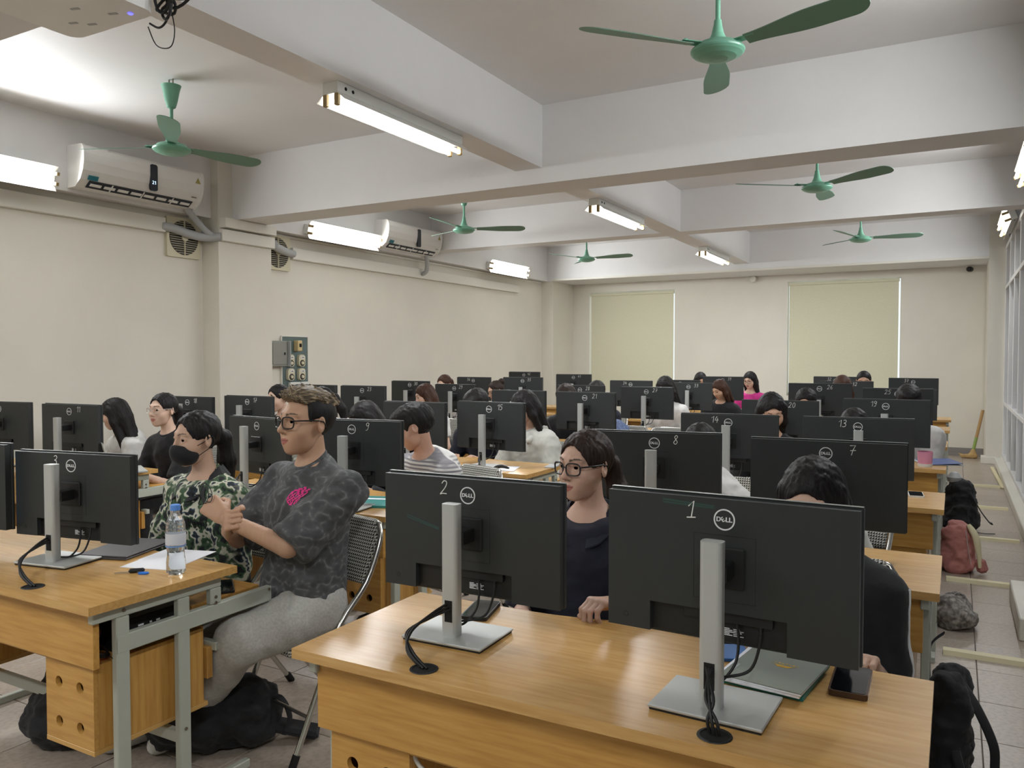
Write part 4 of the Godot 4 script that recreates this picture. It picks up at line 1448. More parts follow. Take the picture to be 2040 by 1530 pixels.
	f.cap(neck + Vector3(0, -0.05, -0.012), neck + Vector3(0, 0.05, 0.005), 0.072 * sc, 0.06 * sc, 0.045)
	f.cut(hip + Vector3(0, g.get("hem", -0.04), 0), Vector3.DOWN, 0.01)
	var nk: float = g.get("neckline", 0.035)
	var np := neck + Vector3(0, 0.04 - nk * 0.45, 0.012)
	var nd := Vector3(0, 0.86, 0.5).normalized()
	f.cut(np, nd, 0.003, neck - Vector3(0.105, 0.14, 0.15), neck + Vector3(0.105, 0.2, 0.2))
	var net := noise_push(f.net(), g.get("folds", 0.012), 4.5, g.get("seed", 3), Vector3(1.0, 1.7, 1.0))
	var shirt := Pelt.new()
	shirt.add(net, Color.WHITE)
	g.shirt_net = net
	g.hx = hx
	part(t, g.get("top_name", "shirt"), shirt.mesh(), g.get("top", M.get("cloth_black", null)))
	if g.get("neckband", true) and cell < 0.018:
		var nb := MB.new()
		var loop := []
		var fw := nd.cross(Vector3.RIGHT).normalized()
		for q in 25:
			var a := TAU * q / 24.0
			loop.append(np + Vector3.RIGHT * cos(a) * 0.061 * sc + fw * sin(a) * 0.064 * sc + Vector3(0, -0.006, -0.004))
		nb.tube(loop, 0.0105, 8, false, 1.0)
		part(t, "neckband", nb.mesh(), g.get("top"))
	# --- trousers
	var pc: float = g.get("pants_cell", maxf(cell, 0.014))
	f = Field.new(lo, Vector3(hi.x, 0.78, hi.z), pc)
	f.cap(hip + Vector3(-0.05, 0.0, 0.0), hip + Vector3(0.05, 0.0, 0.0), 0.13 * sc, 0.13 * sc, 0.05, 0.95)
	f.cap(hip, hip + Vector3(0, 0.08, 0), 0.12 * sc, 0.11 * sc, 0.05, 0.8)
	var pl: float = g.get("pants_loose", 0.012)
	for k in 2:
		f.cap(hipj[k], knees[k], 0.085 * sc + pl, 0.062 * sc + pl, 0.05)
		f.cap(knees[k], feet[k] + Vector3(0, 0.05, -0.02), 0.06 * sc + pl, 0.045 * sc + pl, 0.02)
	f.cut(Vector3(0, 0.065, 0), Vector3.DOWN, 0.005)
	var tr := Pelt.new()
	tr.add(noise_push(f.net(), 0.01, 7.0, 5, Vector3(1.4, 1, 1)), Color.WHITE)
	part(t, "trousers", tr.mesh(), g.get("pants", M.cloth_black))
	# --- shoes
	for k in 2:
		f = Field.new(feet[k] + Vector3(-0.09, -0.065, -0.12), feet[k] + Vector3(0.09, 0.07, 0.2), 0.011)
		f.cap(feet[k] + Vector3(0, -0.02, -0.035), feet[k] + Vector3(0, -0.025, 0.12), 0.042, 0.036, 0.02)
		f.cap(feet[k] + Vector3(0, 0.02, -0.03), feet[k] + Vector3(0, 0.0, 0.03), 0.04, 0.036, 0.03)
		f.cut(Vector3(0, 0.004, 0), Vector3.DOWN, 0.006)
		var sh := Pelt.new()
		sh.add(f.net(), Color.WHITE)
		part(t, "shoe", sh.mesh(), g.get("shoes", M.cloth_black))
	# --- hair in head space
	part_hair(t, hx, g.get("hair", "long"), g.get("hair_mat", M.hair_black), g.get("hair_cell", maxf(0.005, cell * 0.45)), g, neck)
	return t

func part_hair(t: Node3D, hx: Transform3D, style: String, m: Material, cell: float, g: Dictionary, neck: Vector3) -> void:
	var f: Field
	var len: float = g.get("hair_len", 0.34)
	var amp := 0.005
	if style in ["short", "quiff", "buzz", "fade"]:
		var up := {"short": 0.014, "quiff": 0.022, "buzz": 0.004, "fade": 0.005}[style] as float
		f = Field.new(Vector3(-0.12, -0.1, -0.15), Vector3(0.12, 0.18, 0.15), cell)
		f.ell(Vector3(0, 0.032, -0.016), Vector3(0.076, 0.088, 0.097) + Vector3.ONE * minf(up, 0.012), 0.01)
		if style == "quiff":
			f.ell(Vector3(0.0, 0.088, 0.012), Vector3(0.07, 0.05, 0.098), 0.03)
			f.ell(Vector3(0.0, 0.1, 0.05), Vector3(0.055, 0.033, 0.052), 0.03)
			f.ell(Vector3(0.0, 0.06, -0.06), Vector3(0.07, 0.05, 0.06), 0.03)
		elif style == "short":
			f.ell(Vector3(0, 0.082, 0.02), Vector3(0.07, 0.04, 0.088), 0.03)
			f.ell(Vector3(0, 0.03, -0.06), Vector3(0.075, 0.08, 0.065), 0.03)
		# face and ears stay free
		f.ell(Vector3(0, -0.045, 0.085), Vector3(0.085, 0.104 if style != "buzz" else 0.11, 0.082), 0.008, Basis(), true)
		if style == "fade":
			f.ell(Vector3(0, 0.02, 0.1), Vector3(0.1, 0.16, 0.085), 0.008, Basis(), true)
		f.ell(Vector3(0.085, -0.03, 0.0), Vector3(0.03, 0.05, 0.035), 0.006, Basis(), true)
		f.ell(Vector3(-0.085, -0.03, 0.0), Vector3(0.03, 0.05, 0.035), 0.006, Basis(), true)
		f.cut(Vector3(0, -0.06, -0.06), Vector3(0, -0.9, 0.3), 0.006)
		if style == "quiff":
			amp = 0.011
		elif style in ["buzz", "fade"]:
			amp = 0.001
	else:
		f = Field.new(Vector3(-0.16, -0.16 - (len if style == "long" else 0.0) * 1.0 - (0.3 if style == "pony" else 0.0), -0.24), Vector3(0.16, 0.19, 0.16), cell)
		f.ell(Vector3(0, 0.034, -0.016), Vector3(0.085, 0.094, 0.105), 0.01)
		if style == "long":
			f.ell(Vector3(0, -0.02, -0.045), Vector3(0.088, 0.1, 0.08), 0.03)
			var part_x: float = g.get("part", 0.01)
			for s in [-1.0, 1.0]:
				f.cap(Vector3(s * 0.07, 0.03, 0.01), Vector3(s * 0.078, -0.07, 0.0), 0.026, 0.026, 0.03)
				f.cap(Vector3(s * 0.078, -0.07, 0.0), Vector3(s * 0.082, -0.1 - len * 0.55, -0.01 + g.get("hair_fwd", 0.0)), 0.028, 0.024, 0.03)
				f.cap(Vector3(s * 0.045, -0.06, -0.07), Vector3(s * 0.05, -0.1 - len, -0.085), 0.045, 0.032, 0.04, 0.8)
			f.cap(Vector3(0, -0.06, -0.08), Vector3(0, -0.1 - len, -0.1), 0.05, 0.035, 0.04, 0.7)
			f.ell(Vector3(0, -0.055, 0.1), Vector3(0.062, 0.118, 0.1), 0.008, Basis(), true)
		else:
			f.ell(Vector3(0, -0.042, 0.1), Vector3(0.074, 0.126, 0.098), 0.008, Basis(), true)
			f.ell(Vector3(0.085, -0.035, 0.012), Vector3(0.026, 0.045, 0.035), 0.006, Basis(), true)
			f.ell(Vector3(-0.085, -0.035, 0.012), Vector3(0.026, 0.045, 0.035), 0.006, Basis(), true)
			f.cut(Vector3(0, -0.075, -0.06), Vector3(0, -0.92, 0.3), 0.006, Vector3(-9, -9, -0.09), Vector3(9, 9, 9))
			if style == "pony":
				f.cap(Vector3(0, 0.0, -0.11), Vector3(0, -0.01, -0.135), 0.03, 0.03, 0.02)
				f.cap(Vector3(0, -0.01, -0.135), Vector3(g.get("tail_x", 0.0) * 0.5, -0.12, -0.155), 0.032, 0.038, 0.03)
				f.cap(Vector3(g.get("tail_x", 0.0) * 0.5, -0.12, -0.155), Vector3(g.get("tail_x", 0.0), -0.12 - len * 0.7, -0.14), 0.038, 0.018, 0.03)
			elif style == "bun":
				f.ell(Vector3(g.get("tail_x", 0.0), 0.09, -0.1), Vector3(0.042, 0.038, 0.04), 0.012)
	var net := noise_push(f.net(), amp, 9.0, g.get("seed", 3), Vector3(5.0, 0.7, 5.0) if style != "quiff" else Vector3(4.0, 3.0, 1.4))
	var sk := Pelt.new()
	sk.add(net, Color.WHITE)
	var o := part(t, "hair", sk.mesh(), m)
	o.transform = hx

func glasses(t: Node3D, g: Dictionary, m: Material, lens := true) -> void:
	var sc: float = g.get("scale", 1.0)
	var hp: MeshInstance3D
	for c in t.get_children():
		if c.name.begins_with("hair"):
			hp = c
	var b := MB.new()
	for s in [-1.0, 1.0]:
		var ring := []
		for k in 21:
			var a := TAU * k / 20.0
			var sq := 1.0 / pow(pow(absf(cos(a)), 3.5) + pow(absf(sin(a)), 3.5), 1.0 / 3.5)
			ring.append(Vector3(s * 0.033 + cos(a) * 0.026 * sq, 0.0 + sin(a) * 0.0205 * sq, 0.1035 - 0.25 * absf(s * 0.033 + cos(a) * 0.026 * sq) * absf(s * 0.033 + cos(a) * 0.026 * sq) / 0.06))
		b.tube(ring, g.get("rim", 0.0026), 8, false)
		b.tube([Vector3(s * 0.058, 0.008, 0.091), Vector3(s * 0.078, 0.01, 0.07), Vector3(s * 0.083, 0.01, 0.0), Vector3(s * 0.083, 0.006, -0.02), Vector3(s * 0.081, -0.02, -0.035)], g.get("rim", 0.0026), 8)
	b.tube([Vector3(-0.009, 0.004, 0.103), Vector3(0, 0.007, 0.105), Vector3(0.009, 0.004, 0.103)], g.get("rim", 0.0026), 8)
	var o := part(t, "glasses", b.mesh(), m)
	o.transform = hp.transform

func people_materials() -> void:
	mat("glasses_black", rgb8(20, 20, 22), 0.25)
	mat("glasses_clear", rgb8(206, 190, 180), 0.25)
	hair_mat("hair_black", rgb8(14, 12, 12), rgb8(44, 40, 40))
	hair_mat("hair_brown", rgb8(40, 24, 18), rgb8(92, 60, 44))
	hair_mat("hair_dark_brown", rgb8(26, 18, 15), rgb8(66, 48, 38))
	hair_mat("hair_bleached", rgb8(34, 28, 24), rgb8(196, 174, 138), Vector3(14, 14, 2.5))
	cloth("cloth_black", rgb8(18, 18, 21), rgb8(30, 30, 34))
	cloth("cloth_navy", rgb8(18, 20, 32), rgb8(28, 30, 46))
	cloth("cloth_white", rgb8(196, 194, 190), rgb8(222, 220, 216))
	cloth("cloth_hoodie", rgb8(186, 186, 178), rgb8(210, 209, 200))
	cloth("cloth_pink", rgb8(196, 48, 132), rgb8(222, 66, 152))
	cloth("cloth_sweat", rgb8(164, 162, 155), rgb8(190, 188, 181), 0.06, 5.0)
	cloth("cloth_denim", rgb8(52, 62, 84), rgb8(76, 88, 112), 0.05, 4.0)
	cloth("cloth_blue", rgb8(44, 62, 104), rgb8(120, 134, 164), 0.03, 6.0)
	# grey cotton with pale crinkle lines
	var f := noise(0.012, 2, FastNoiseLite.TYPE_SIMPLEX_SMOOTH, 61)
	f.fractal_type = FastNoiseLite.FRACTAL_RIDGED
	var m := tri_tex(mat("cloth_grey", Color.WHITE, 0.88), ntex(f, [rgb8(60, 61, 62), rgb8(70, 71, 72), rgb8(84, 85, 86), rgb8(122, 122, 120)], 512, false, 0, [0.0, 0.55, 0.8, 1.0]), Vector3.ONE * 2.2)
	m.rim_enabled = true
	m.rim = 0.15
	# green, cream and black printed shirt
	var p := noise(0.016, 3, FastNoiseLite.TYPE_SIMPLEX_SMOOTH, 71)
	m = tri_tex(mat("cloth_print", Color.WHITE, 0.85), ntex(p, [rgb8(24, 26, 28), rgb8(28, 32, 34), rgb8(58, 84, 56), rgb8(66, 92, 62), rgb8(196, 194, 172), rgb8(204, 202, 182), rgb8(44, 60, 76), rgb8(22, 26, 28)], 512, false, 0, [0.0, 0.28, 0.32, 0.46, 0.5, 0.66, 0.7, 0.8]), Vector3.ONE * 1.6)
	# white with grey stripes
	var im := Image.create(8, 64, false, Image.FORMAT_RGB8)
	for y in 64:
		for x in 8:
			im.set_pixel(x, y, rgb8(206, 204, 200) if y % 32 < 17 else rgb8(126, 124, 128))
	m = tri_tex(mat("cloth_stripe", Color.WHITE, 0.85), ImageTexture.create_from_image(im), Vector3(2, 24, 2))
	# houndstooth chair cloth
	im = Image.create(32, 32, false, Image.FORMAT_RGB8)
	for y in 32:
		for x in 32:
			var a := (x / 8) % 2 == 0
			var bb := (y / 8) % 2 == 0
			var on := a and bb or (a != bb and (x + y) % 16 < 8)
			im.set_pixel(x, y, rgb8(34, 34, 34) if on else rgb8(196, 194, 184))
	tri_tex(mat("houndstooth", Color.WHITE, 0.9), ImageTexture.create_from_image(im), Vector3.ONE * 42.0)

# ---------------------------------------------------------------- folding chairs
func chair_meshes() -> void:
	var b := MB.new()
	# bent tube: over the back and down to the front feet
	var side := []
	var pts := []
	for s in [1.0, -1.0]:
		var q := [Vector3(s * 0.205, 0.012, 0.2), Vector3(s * 0.205, 0.3, 0.07), Vector3(s * 0.205, 0.47, -0.01), Vector3(s * 0.205, 0.6, -0.13), Vector3(s * 0.2, 0.74, -0.2), Vector3(s * 0.175, 0.795, -0.222), Vector3(s * 0.13, 0.815, -0.23)]
		if s < 0:
			q.reverse()
		pts += q
	b.tube(curve(pts, 4), 0.011, 10)
	cache.ch_main = b.mesh()
	b = MB.new()
	pts = []
	for s in [1.0, -1.0]:
		var q := [Vector3(s * 0.18, 0.012, -0.26), Vector3(s * 0.18, 0.2, -0.12), Vector3(s * 0.18, 0.375, 0.02)]
		if s < 0:
			q.reverse()
		pts += q
	b.tube([pts[0], pts[1], pts[2]], 0.0105, 10)
	cache.ch_rear = b.mesh()
	b = MB.new()
	b.tube([pts[3], pts[4], pts[5]], 0.0105, 10)
	cache.ch_rear2 = b.mesh()
	b = MB.new()
	b.tube([Vector3(-0.205, 0.16, 0.135), Vector3(0.205, 0.16, 0.135)], 0.007, 8)
	cache.ch_bar1 = b.mesh()
	b = MB.new()
	b.tube([Vector3(-0.18, 0.16, -0.15), Vector3(0.18, 0.16, -0.15)], 0.007, 8)
	cache.ch_bar2 = b.mesh()
	var f := Field.new(Vector3(-0.24, 0.36, -0.27), Vector3(0.24, 0.45, 0.27), 0.012)
	for k in 5:
		var z := -0.14 + k * 0.075
		f.cap(Vector3(-0.15 + 0.01 * absf(k - 2), 0.39, z), Vector3(0.15 - 0.01 * absf(k - 2), 0.39, z), 0.02, 0.02, 0.03)
	f.cap(Vector3(-0.14, 0.39, -0.1), Vector3(-0.14, 0.39, 0.13), 0.021, 0.021, 0.03)
	f.cap(Vector3(0.14, 0.39, -0.1), Vector3(0.14, 0.39, 0.13), 0.021, 0.021, 0.03)
	var k1 := Pelt.new()
	k1.add(f.net(), Color.WHITE)
	cache.ch_seat = k1.mesh()
	f = Field.new(Vector3(-0.25, 0.52, -0.32), Vector3(0.25, 0.88, -0.08), 0.012)
	for k in 6:
		var y := 0.6 + k * 0.042
		var w := 0.17 - 0.006 * pow(maxf(0.0, k - 3.0), 2.0)
		f.cap(Vector3(-w, y, -0.148 - (y - 0.6) * 0.38), Vector3(w, y, -0.148 - (y - 0.6) * 0.38), 0.018, 0.018, 0.04)
	k1 = Pelt.new()
	k1.add(f.net(), Color.WHITE)
	cache.ch_back = k1.mesh()
	cache.ch_feet = []
	for q in [Vector3(0.205, 0, 0.205), Vector3(-0.205, 0, 0.205), Vector3(0.18, 0, -0.268), Vector3(-0.18, 0, -0.268)]:
		b = MB.new()
		b.lathe([Vector2(0.0, 0.0), Vector2(0.015, 0.0), Vector2(0.0145, 0.045), Vector2(0.0, 0.047)], 10, q, Basis(Vector3.RIGHT, -0.42 if q.z > 0 else 0.6))
		cache.ch_feet.append(b.mesh())

func chair(at: Vector3, yaw: float, label: String) -> void:
	var t := thing("folding_chair", label, "chair", at, yaw, "folding chairs with houndstooth pads")
	part(t, "frame", cache.ch_main, M.chrome)
	part(t, "rear_leg", cache.ch_rear, M.chrome)
	part(t, "rear_leg", cache.ch_rear2, M.chrome)
	part(t, "cross_bar", cache.ch_bar1, M.chrome)
	part(t, "cross_bar", cache.ch_bar2, M.chrome)
	part(t, "seat", cache.ch_seat, M.houndstooth)
	part(t, "backrest", cache.ch_back, M.houndstooth)
	for m in cache.ch_feet:
		part(t, "rubber_foot", m, M.rubber)

# ---------------------------------------------------------------- things drawn on cloth
func drape(net: Array, x: float, y: float, lift: float) -> Vector3:
	var best := -9.0
	var wsum := 0.0
	var z := 0.0
	var vs: PackedVector3Array = net[0]
	for p in vs:
		var d := Vector2(p.x - x, p.y - y).length()
		if d < 0.014 and net[1][0] != null:
			best = maxf(best, p.z)
	if best < -8.0:
		best = 0.15
	for p in vs:
		var d := Vector2(p.x - x, p.y - y).length()
		if d < 0.014 and p.z > best - 0.03:
			var w := 1.0 / (d + 0.002)
			wsum += w
			z += p.z * w
	return Vector3(x, y, (z / wsum if wsum > 0.0 else best) + lift)

func emblem(t: Node3D, g: Dictionary, cx: float, cy: float, rows: Array, px: float, m: Material) -> void:
	var b := MB.new()
	var pts := {}
	for r in rows.size():
		for c in rows[r].length():
			if rows[r][c] != "#":
				continue
			var q := []
			for e in [[0, 0], [1, 0], [1, 1], [0, 1]]:
				var key := Vector2i(c + e[0], r + e[1])
				if not pts.has(key):
					pts[key] = drape(g.shirt_net, cx - (key.x - rows[r].length() * 0.5) * px * -1.0, cy - key.y * px, 0.003)
				q.append(pts[key])
			b.fquad(q[0], q[1], q[2], q[3], Vector3.BACK)
	part(t, "chest_print", b.mesh(), m)

const LETTER := {
	"D": [[[0.0, 0.0], [0.02, 0.5], [0.05, 1.0], [0.4, 0.8], [0.45, 0.35], [0.0, 0.0]]],
	"E": [[[0.45, 0.95], [0.05, 0.95], [0.0, 0.5], [0.0, 0.02], [0.45, 0.05]], [[0.0, 0.5], [0.35, 0.52]]],
	"S": [[[0.45, 0.9], [0.2, 1.0], [0.05, 0.75], [0.4, 0.35], [0.3, 0.02], [0.0, 0.1]]],
	"M": [[[0.0, 0.0], [0.1, 1.0], [0.3, 0.4], [0.5, 1.0], [0.6, 0.0]]],
	"A": [[[0.0, 0.0], [0.25, 1.0], [0.5, 0.0]], [[0.1, 0.4], [0.42, 0.42]]],
	"N": [[[0.0, 0.0], [0.05, 1.0], [0.45, 0.0], [0.5, 1.0]]],
}

# brushed letters lying on the cloth
func scrawl(t: Node3D, g: Dictionary, x: float, y: float, words: String, h: float) -> void:
	var b := MB.new()
	for ch in words:
		for st in LETTER[ch]:
			var flat := []
			for q in st:
				flat.append(Vector3(x + q[0] * h, y + q[1] * h, 0))
			var pts := []
			for q in curve(flat, 3):
				pts.append(drape(g.shirt_net, q.x, q.y, 0.0015))
			b.tube(pts, 0.0018, 5)
		x += h * 0.72
	part(t, "brushed_letters", b.mesh(), M.cloth_black)

func mask(t: Node3D, g: Dictionary) -> void:
	var f := Field.new(Vector3(-0.1, -0.14, -0.02), Vector3(0.1, 0.03, 0.15), 0.0045)
	f.ell(Vector3(0, -0.06, 0.052), Vector3(0.067, 0.055, 0.06), 0.01)
	f.ell(Vector3(0, -0.045, 0.075), Vector3(0.04, 0.045, 0.046), 0.03)
	f.cut(Vector3(0, -0.022, 0.08), Vector3(0, 0.95, -0.3), 0.004)
	f.cut(Vector3(0, 0, 0.025), Vector3(0, 0.25, -0.95), 0.004)
	var k := Pelt.new()
	k.add(f.net(), Color.WHITE)
	var o := part(t, "face_mask", k.mesh(), M.cloth_mask)
	o.transform = g.hx
	for s in [-1.0, 1.0]:
		var b := MB.new()
		b.tube(curve([Vector3(s * 0.062, -0.03, 0.05), Vector3(s * 0.078, -0.01, 0.01), Vector3(s * 0.086, 0.012, -0.03), Vector3(s * 0.088, -0.02, -0.036), Vector3(s * 0.075, -0.05, 0.0), Vector3(s * 0.062, -0.075, 0.04)]), 0.0016, 6)
		part(o, "ear_loop", b.mesh(), M.cloth_mask)

# ---------------------------------------------------------------- the students
func seat(label: String, g: Dictionary, chair_label := "") -> Node3D:
	var t := person(label, g)
	var yaw: float = g.get("yaw", 0.0)
	chair(Vector3(t.position.x, 0, t.position.z) + Basis(Vector3.UP, yaw) * Vector3(0, 0, -0.02), yaw, chair_label if chair_label else "chair of " + label)
	return t

func people() -> void:
	people_materials()
	cloth("cloth_mask", rgb8(16, 16, 17), rgb8(24, 24, 26))
	chair_meshes()
	var tan := Color(0.52, 0.315, 0.205)
	var pale := Color(0.62, 0.41, 0.30)
	var fair := Color(0.66, 0.45, 0.34)
	# --- front row
	var g := {"head_at": Vector3(-2.21, 1.22, -2.33), "yaw": -0.22, "cell": 0.0105, "shirt_cell": 0.0085, "head_cell": 0.0033, "hair_cell": 0.0045, "male": true, "skin": tan, "hair": "fade", "hair_mat": M.hair_black, "top": M.cloth_grey, "pants": M.cloth_sweat, "pants_cell": 0.012, "pants_loose": 0.024, "loose": 0.04, "sleeve": 0.92, "hem": -0.07, "belly": 0.02, "broad": 1.08, "lean": -0.04, "neckline": 0.03,
		"look": Vector3(-0.02, -0.05, 0.0), "head_scale": 1.06, "hands": [Vector3(-0.07, 0.83, 0.27), Vector3(-0.03, 0.885, 0.3)], "hint": [Vector3(-1, -0.9, -0.2), Vector3(0.8, -1.0, -0.1)], "hand_kind": ["fist", "fist"], "palms": [Vector3(0.6, 0.2, -0.6), Vector3(-0.6, -0.3, -0.5)], "hand_dir": [Vector3(0.65, 0.55, 0.4), Vector3(-0.8, 0.5, 0.25)],
		"knees": [Vector3(-0.18, 0.47, 0.32), Vector3(0.075, 0.465, 0.31)], "feet": [Vector3(-0.4, 0.06, 0.45), Vector3(-0.26, 0.06, 0.34)], "shoes": M.cloth_white, "folds": 0.02, "gaze": -0.2}
	var t := seat("young man in a grey crinkled t-shirt and black glasses turned to the left", g, "folding chair that the man in the grey t-shirt sits on")
	quiff(t, g)
	glasses(t, g, M.glasses_black)
	var ep := thing("earphones", "black earphone cable looped in the hand of the man in the grey t-shirt", "earphones", t.position, t.rotation.y)
	for k in 4:
		var eb := MB.new()
		var lp := []
		for i in 15:
			var a := TAU * i / 14.0
			lp.append(Vector3(-0.15 + cos(a) * 0.016 + 0.012 * k - 0.02 * sin(a), 0.965 + sin(a) * 0.034 + 0.004 * k, 0.33 + 0.012 * cos(a + k)))
		eb.tube(lp, 0.0016, 6)
		part(ep, "cable_loop", eb.mesh(), M.cable_black)
	emblem(t, g, 0.085, 0.985, ["......##....", "...###.##.##", ".####.##.##.", "##..##.##..#", "##.#.##.##.#", "#.##.#.##.##", "#.#.##.#.##.", "##.##.##.#.#", "#.##.##.##.#", ".##.#.#.#.##", "..##.##.##..", "....###....."], 0.0052, mat("print_pink", rgb8(214, 52, 130), 0.8))
	g = {"head_at": Vector3(-2.84, 1.125, -2.33), "yaw": -0.1, "cell": 0.0115, "shirt_cell": 0.009, "head_cell": 0.0036, "hair_cell": 0.005, "skin": Color(0.58, 0.37, 0.26), "hair": "pony", "hair_len": 0.5, "tail_x": -0.03, "top": M.cloth_print, "sleeve": 1.75, "loose": 0.035, "look": Vector3(-0.08, 0.05, 0.0), "lean": 0.02, "neckline": 0.05, "hands": [Vector3(-0.16, 0.64, 0.3), Vector3(0.14, 0.64, 0.28)], "folds": 0.018, "broad": 1.1}
	t = seat("woman in a green, cream and black printed shirt wearing a black face mask", g, "folding chair behind the woman in the printed shirt")
	mask(t, g)
	scrawl(t, g, 0.06, 0.86, "DES", 0.045)
	scrawl(t, g, 0.05, 0.76, "MAN", 0.045)
	scrawl(t, g, -0.1, 0.77, "DE", 0.045)
	collar(t, g, M.cloth_black)
	hairtie(t, g, M.cloth_white, Vector3(0, -0.005, -0.13))
	g = {"head_at": Vector3(-1.075, 1.112, -2.44), "yaw": -0.05, "cell": 0.0115, "shirt_cell": 0.009, "head_cell": 0.0033, "hair_cell": 0.0045, "skin": Color(0.585, 0.375, 0.275), "hair": "pony", "hair_len": 0.2, "tail_x": 0.05, "hair_mat": M.hair_dark_brown, "top": M.cloth_navy, "sleeve": 0.95, "loose": 0.03, "look": Vector3(-0.27, 0.02, 0.0), "lean": 0.03, "neckline": 0.06, "neckband": false, "hands": [Vector3(-0.1, 0.66, 0.32), Vector3(0.27, 0.775, 0.4)], "hint": [Vector3(-0.5, -1, -0.25), Vector3(1.0, -0.7, -0.2)], "gaze": -0.1}
	t = seat("woman in a dark polo shirt and black glasses behind the monitor marked 2", g, "folding chair of the woman in the dark polo shirt")
	glasses(t, g, M.glasses_black)
	collar(t, g, M.cloth_navy)
	g = {"head_at": Vector3(-0.34, 1.075, -2.33), "yaw": 0.0, "cell": 0.0125, "head_cell": 0.0042, "hair_cell": 0.0055, "skin": pale, "hair": "long", "hair_len": 0.06, "top": M.cloth_black, "sleeve": 1.0, "loose": 0.03, "look": Vector3(-0.1, 0.32, 0.0), "lean": 0.12, "broad": 1.0, "hands": [Vector3(-0.12, 0.67, 0.3), Vector3(0.16, 0.67, 0.3)], "hint": [Vector3(-0.6, -1, -0.3), Vector3(0.12, -1, -0.4)]}
	t = seat("person in a black top with white piping bending down behind the monitor marked 1", g, "folding chair of the person behind the monitor marked 1")
	piping(t, g)
	# --- second row
	g = {"head_at": Vector3(-5.62, 1.045, -3.86), "yaw": -0.25, "cell": 0.016, "head_cell": 0.005, "hair_cell": 0.007, "skin": fair, "hair": "long", "hair_len": 0.36, "top": M.cloth_white, "sleeve": 0.75, "look": Vector3(-0.65, 0.3, 0), "lean": 0.1}
	seat("woman with long black hair in a white t-shirt by the left wall", g)
	g = {"head_at": Vector3(-4.81, 1.11, -3.67), "yaw": 0.0, "cell": 0.016, "shirt_cell": 0.012, "head_cell": 0.0045, "hair_cell": 0.006, "skin": fair, "hair": "pony", "hair_len": 0.1, "top": M.cloth_black, "sleeve": 0.8, "look": Vector3(0.08, 0.0, 0), "lean": 0.08, "rim": 0.0022, "hands": [Vector3(-0.12, 0.7, 0.38), Vector3(0.05, 0.7, 0.4)]}
	t = seat("woman in a black t-shirt and clear rimmed glasses by the left wall", g)
	glasses(t, g, M.glasses_clear)
	g = {"head_at": Vector3(-2.62, 1.09, -3.6), "yaw": -0.3, "cell": 0.013, "shirt_cell": 0.011, "head_cell": 0.0042, "hair_cell": 0.0055, "male": true, "skin": Color(0.56, 0.33, 0.24), "hair": "short", "top": M.cloth_stripe, "sleeve": 1.0, "loose": 0.035, "look": Vector3(-0.75, 0.4, 0), "lean": 0.15, "side": 0.0, "neckline": 0.05}
	seat("man in a grey and white striped t-shirt leaning forward beside the monitor marked 9", g, "houndstooth folding chair behind the striped t-shirt man")
	seat("black-haired student bent low left of the striped t-shirt man", {"head_at": Vector3(-3.19, 1.085, -3.87), "cell": 0.02, "hair": "long", "hair_len": 0.15, "top": M.cloth_black, "sleeve": 1.9, "look": Vector3(-0.2, 0.5, 0), "lean": 0.14})
	seat("student in a white shirt hidden behind the monitor marked 8", {"head_at": Vector3(-1.08, 1.03, -3.84), "cell": 0.016, "hair": "pony", "top": M.cloth_white, "sleeve": 1.9, "look": Vector3(0.1, 0.6, 0), "lean": 0.18, "hands": [Vector3(-0.12, 0.66, 0.3), Vector3(0.26, 0.72, 0.3)]})
	seat("student with hand raised to the face behind the monitor marked 7", {"head_at": Vector3(-0.57, 0.985, -3.62), "yaw": -0.25, "cell": 0.016, "hair": "long", "hair_len": 0.2, "hair_mat": M.hair_dark_brown, "top": M.cloth_hoodie, "sleeve": 1.9, "look": Vector3(-0.1, 0.45, 0.1), "lean": 0.2, "hands": [Vector3(-0.1, 0.86, 0.3), Vector3(0.15, 0.66, 0.3)]})
	# --- third row
	g = {"head_at": Vector3(-4.7, 1.105, -5.13), "cell": 0.022, "hair": "pony", "hair_len": 0.3, "top": M.cloth_black, "look": Vector3(-0.7, 0.3, 0), "lean": 0.1}
	t = seat("woman with a ponytail and pale hair tie behind the man in the grey t-shirt", g, "chair of the woman with the pale hair tie")
	hairtie(t, g, M.cloth_white, Vector3(0, -0.005, -0.13))
	seat("student peeking over the third row monitor beside the switch board", {"head_at": Vector3(-5.2, 1.12, -5.14), "cell": 0.022, "skin": fair, "hair": "pony", "hair_len": 0.1, "top": M.cloth_navy, "look": Vector3(-0.2, 0.2, 0), "lean": 0.1})
	seat("man in navy bending between the third row middle monitors", {"head_at": Vector3(-3.31, 1.095, -5.38), "cell": 0.022, "hair": "short", "male": true, "top": M.cloth_navy, "sleeve": 1.9, "look": Vector3(0, 0.45, 0), "lean": 0.14})
	g = {"head_at": Vector3(-2.74, 1.118, -5.12), "cell": 0.016, "shirt_cell": 0.013, "hair_cell": 0.007, "skin": pale, "hair": "long", "hair_len": 0.28, "top": M.cloth_hoodie, "top_name": "hoodie", "sleeve": 1.95, "loose": 0.04, "look": Vector3(-0.45, 0.45, 0), "lean": 0.12, "yaw": -0.1}
	t = seat("woman with long dark hair in a pale grey hoodie beside the monitor marked 15", g, "chair of the woman in the pale grey hoodie")
	hood(t, g, M.cloth_hoodie)
	seat("woman with long black hair between the monitors marked 14 and 13", {"head_at": Vector3(-1.0, 1.135, -5.15), "cell": 0.016, "hair_cell": 0.007, "hair": "long", "hair_len": 0.2, "top": M.cloth_black, "sleeve": 1.0, "look": Vector3(0.35, 0.4, 0), "lean": 0.1})
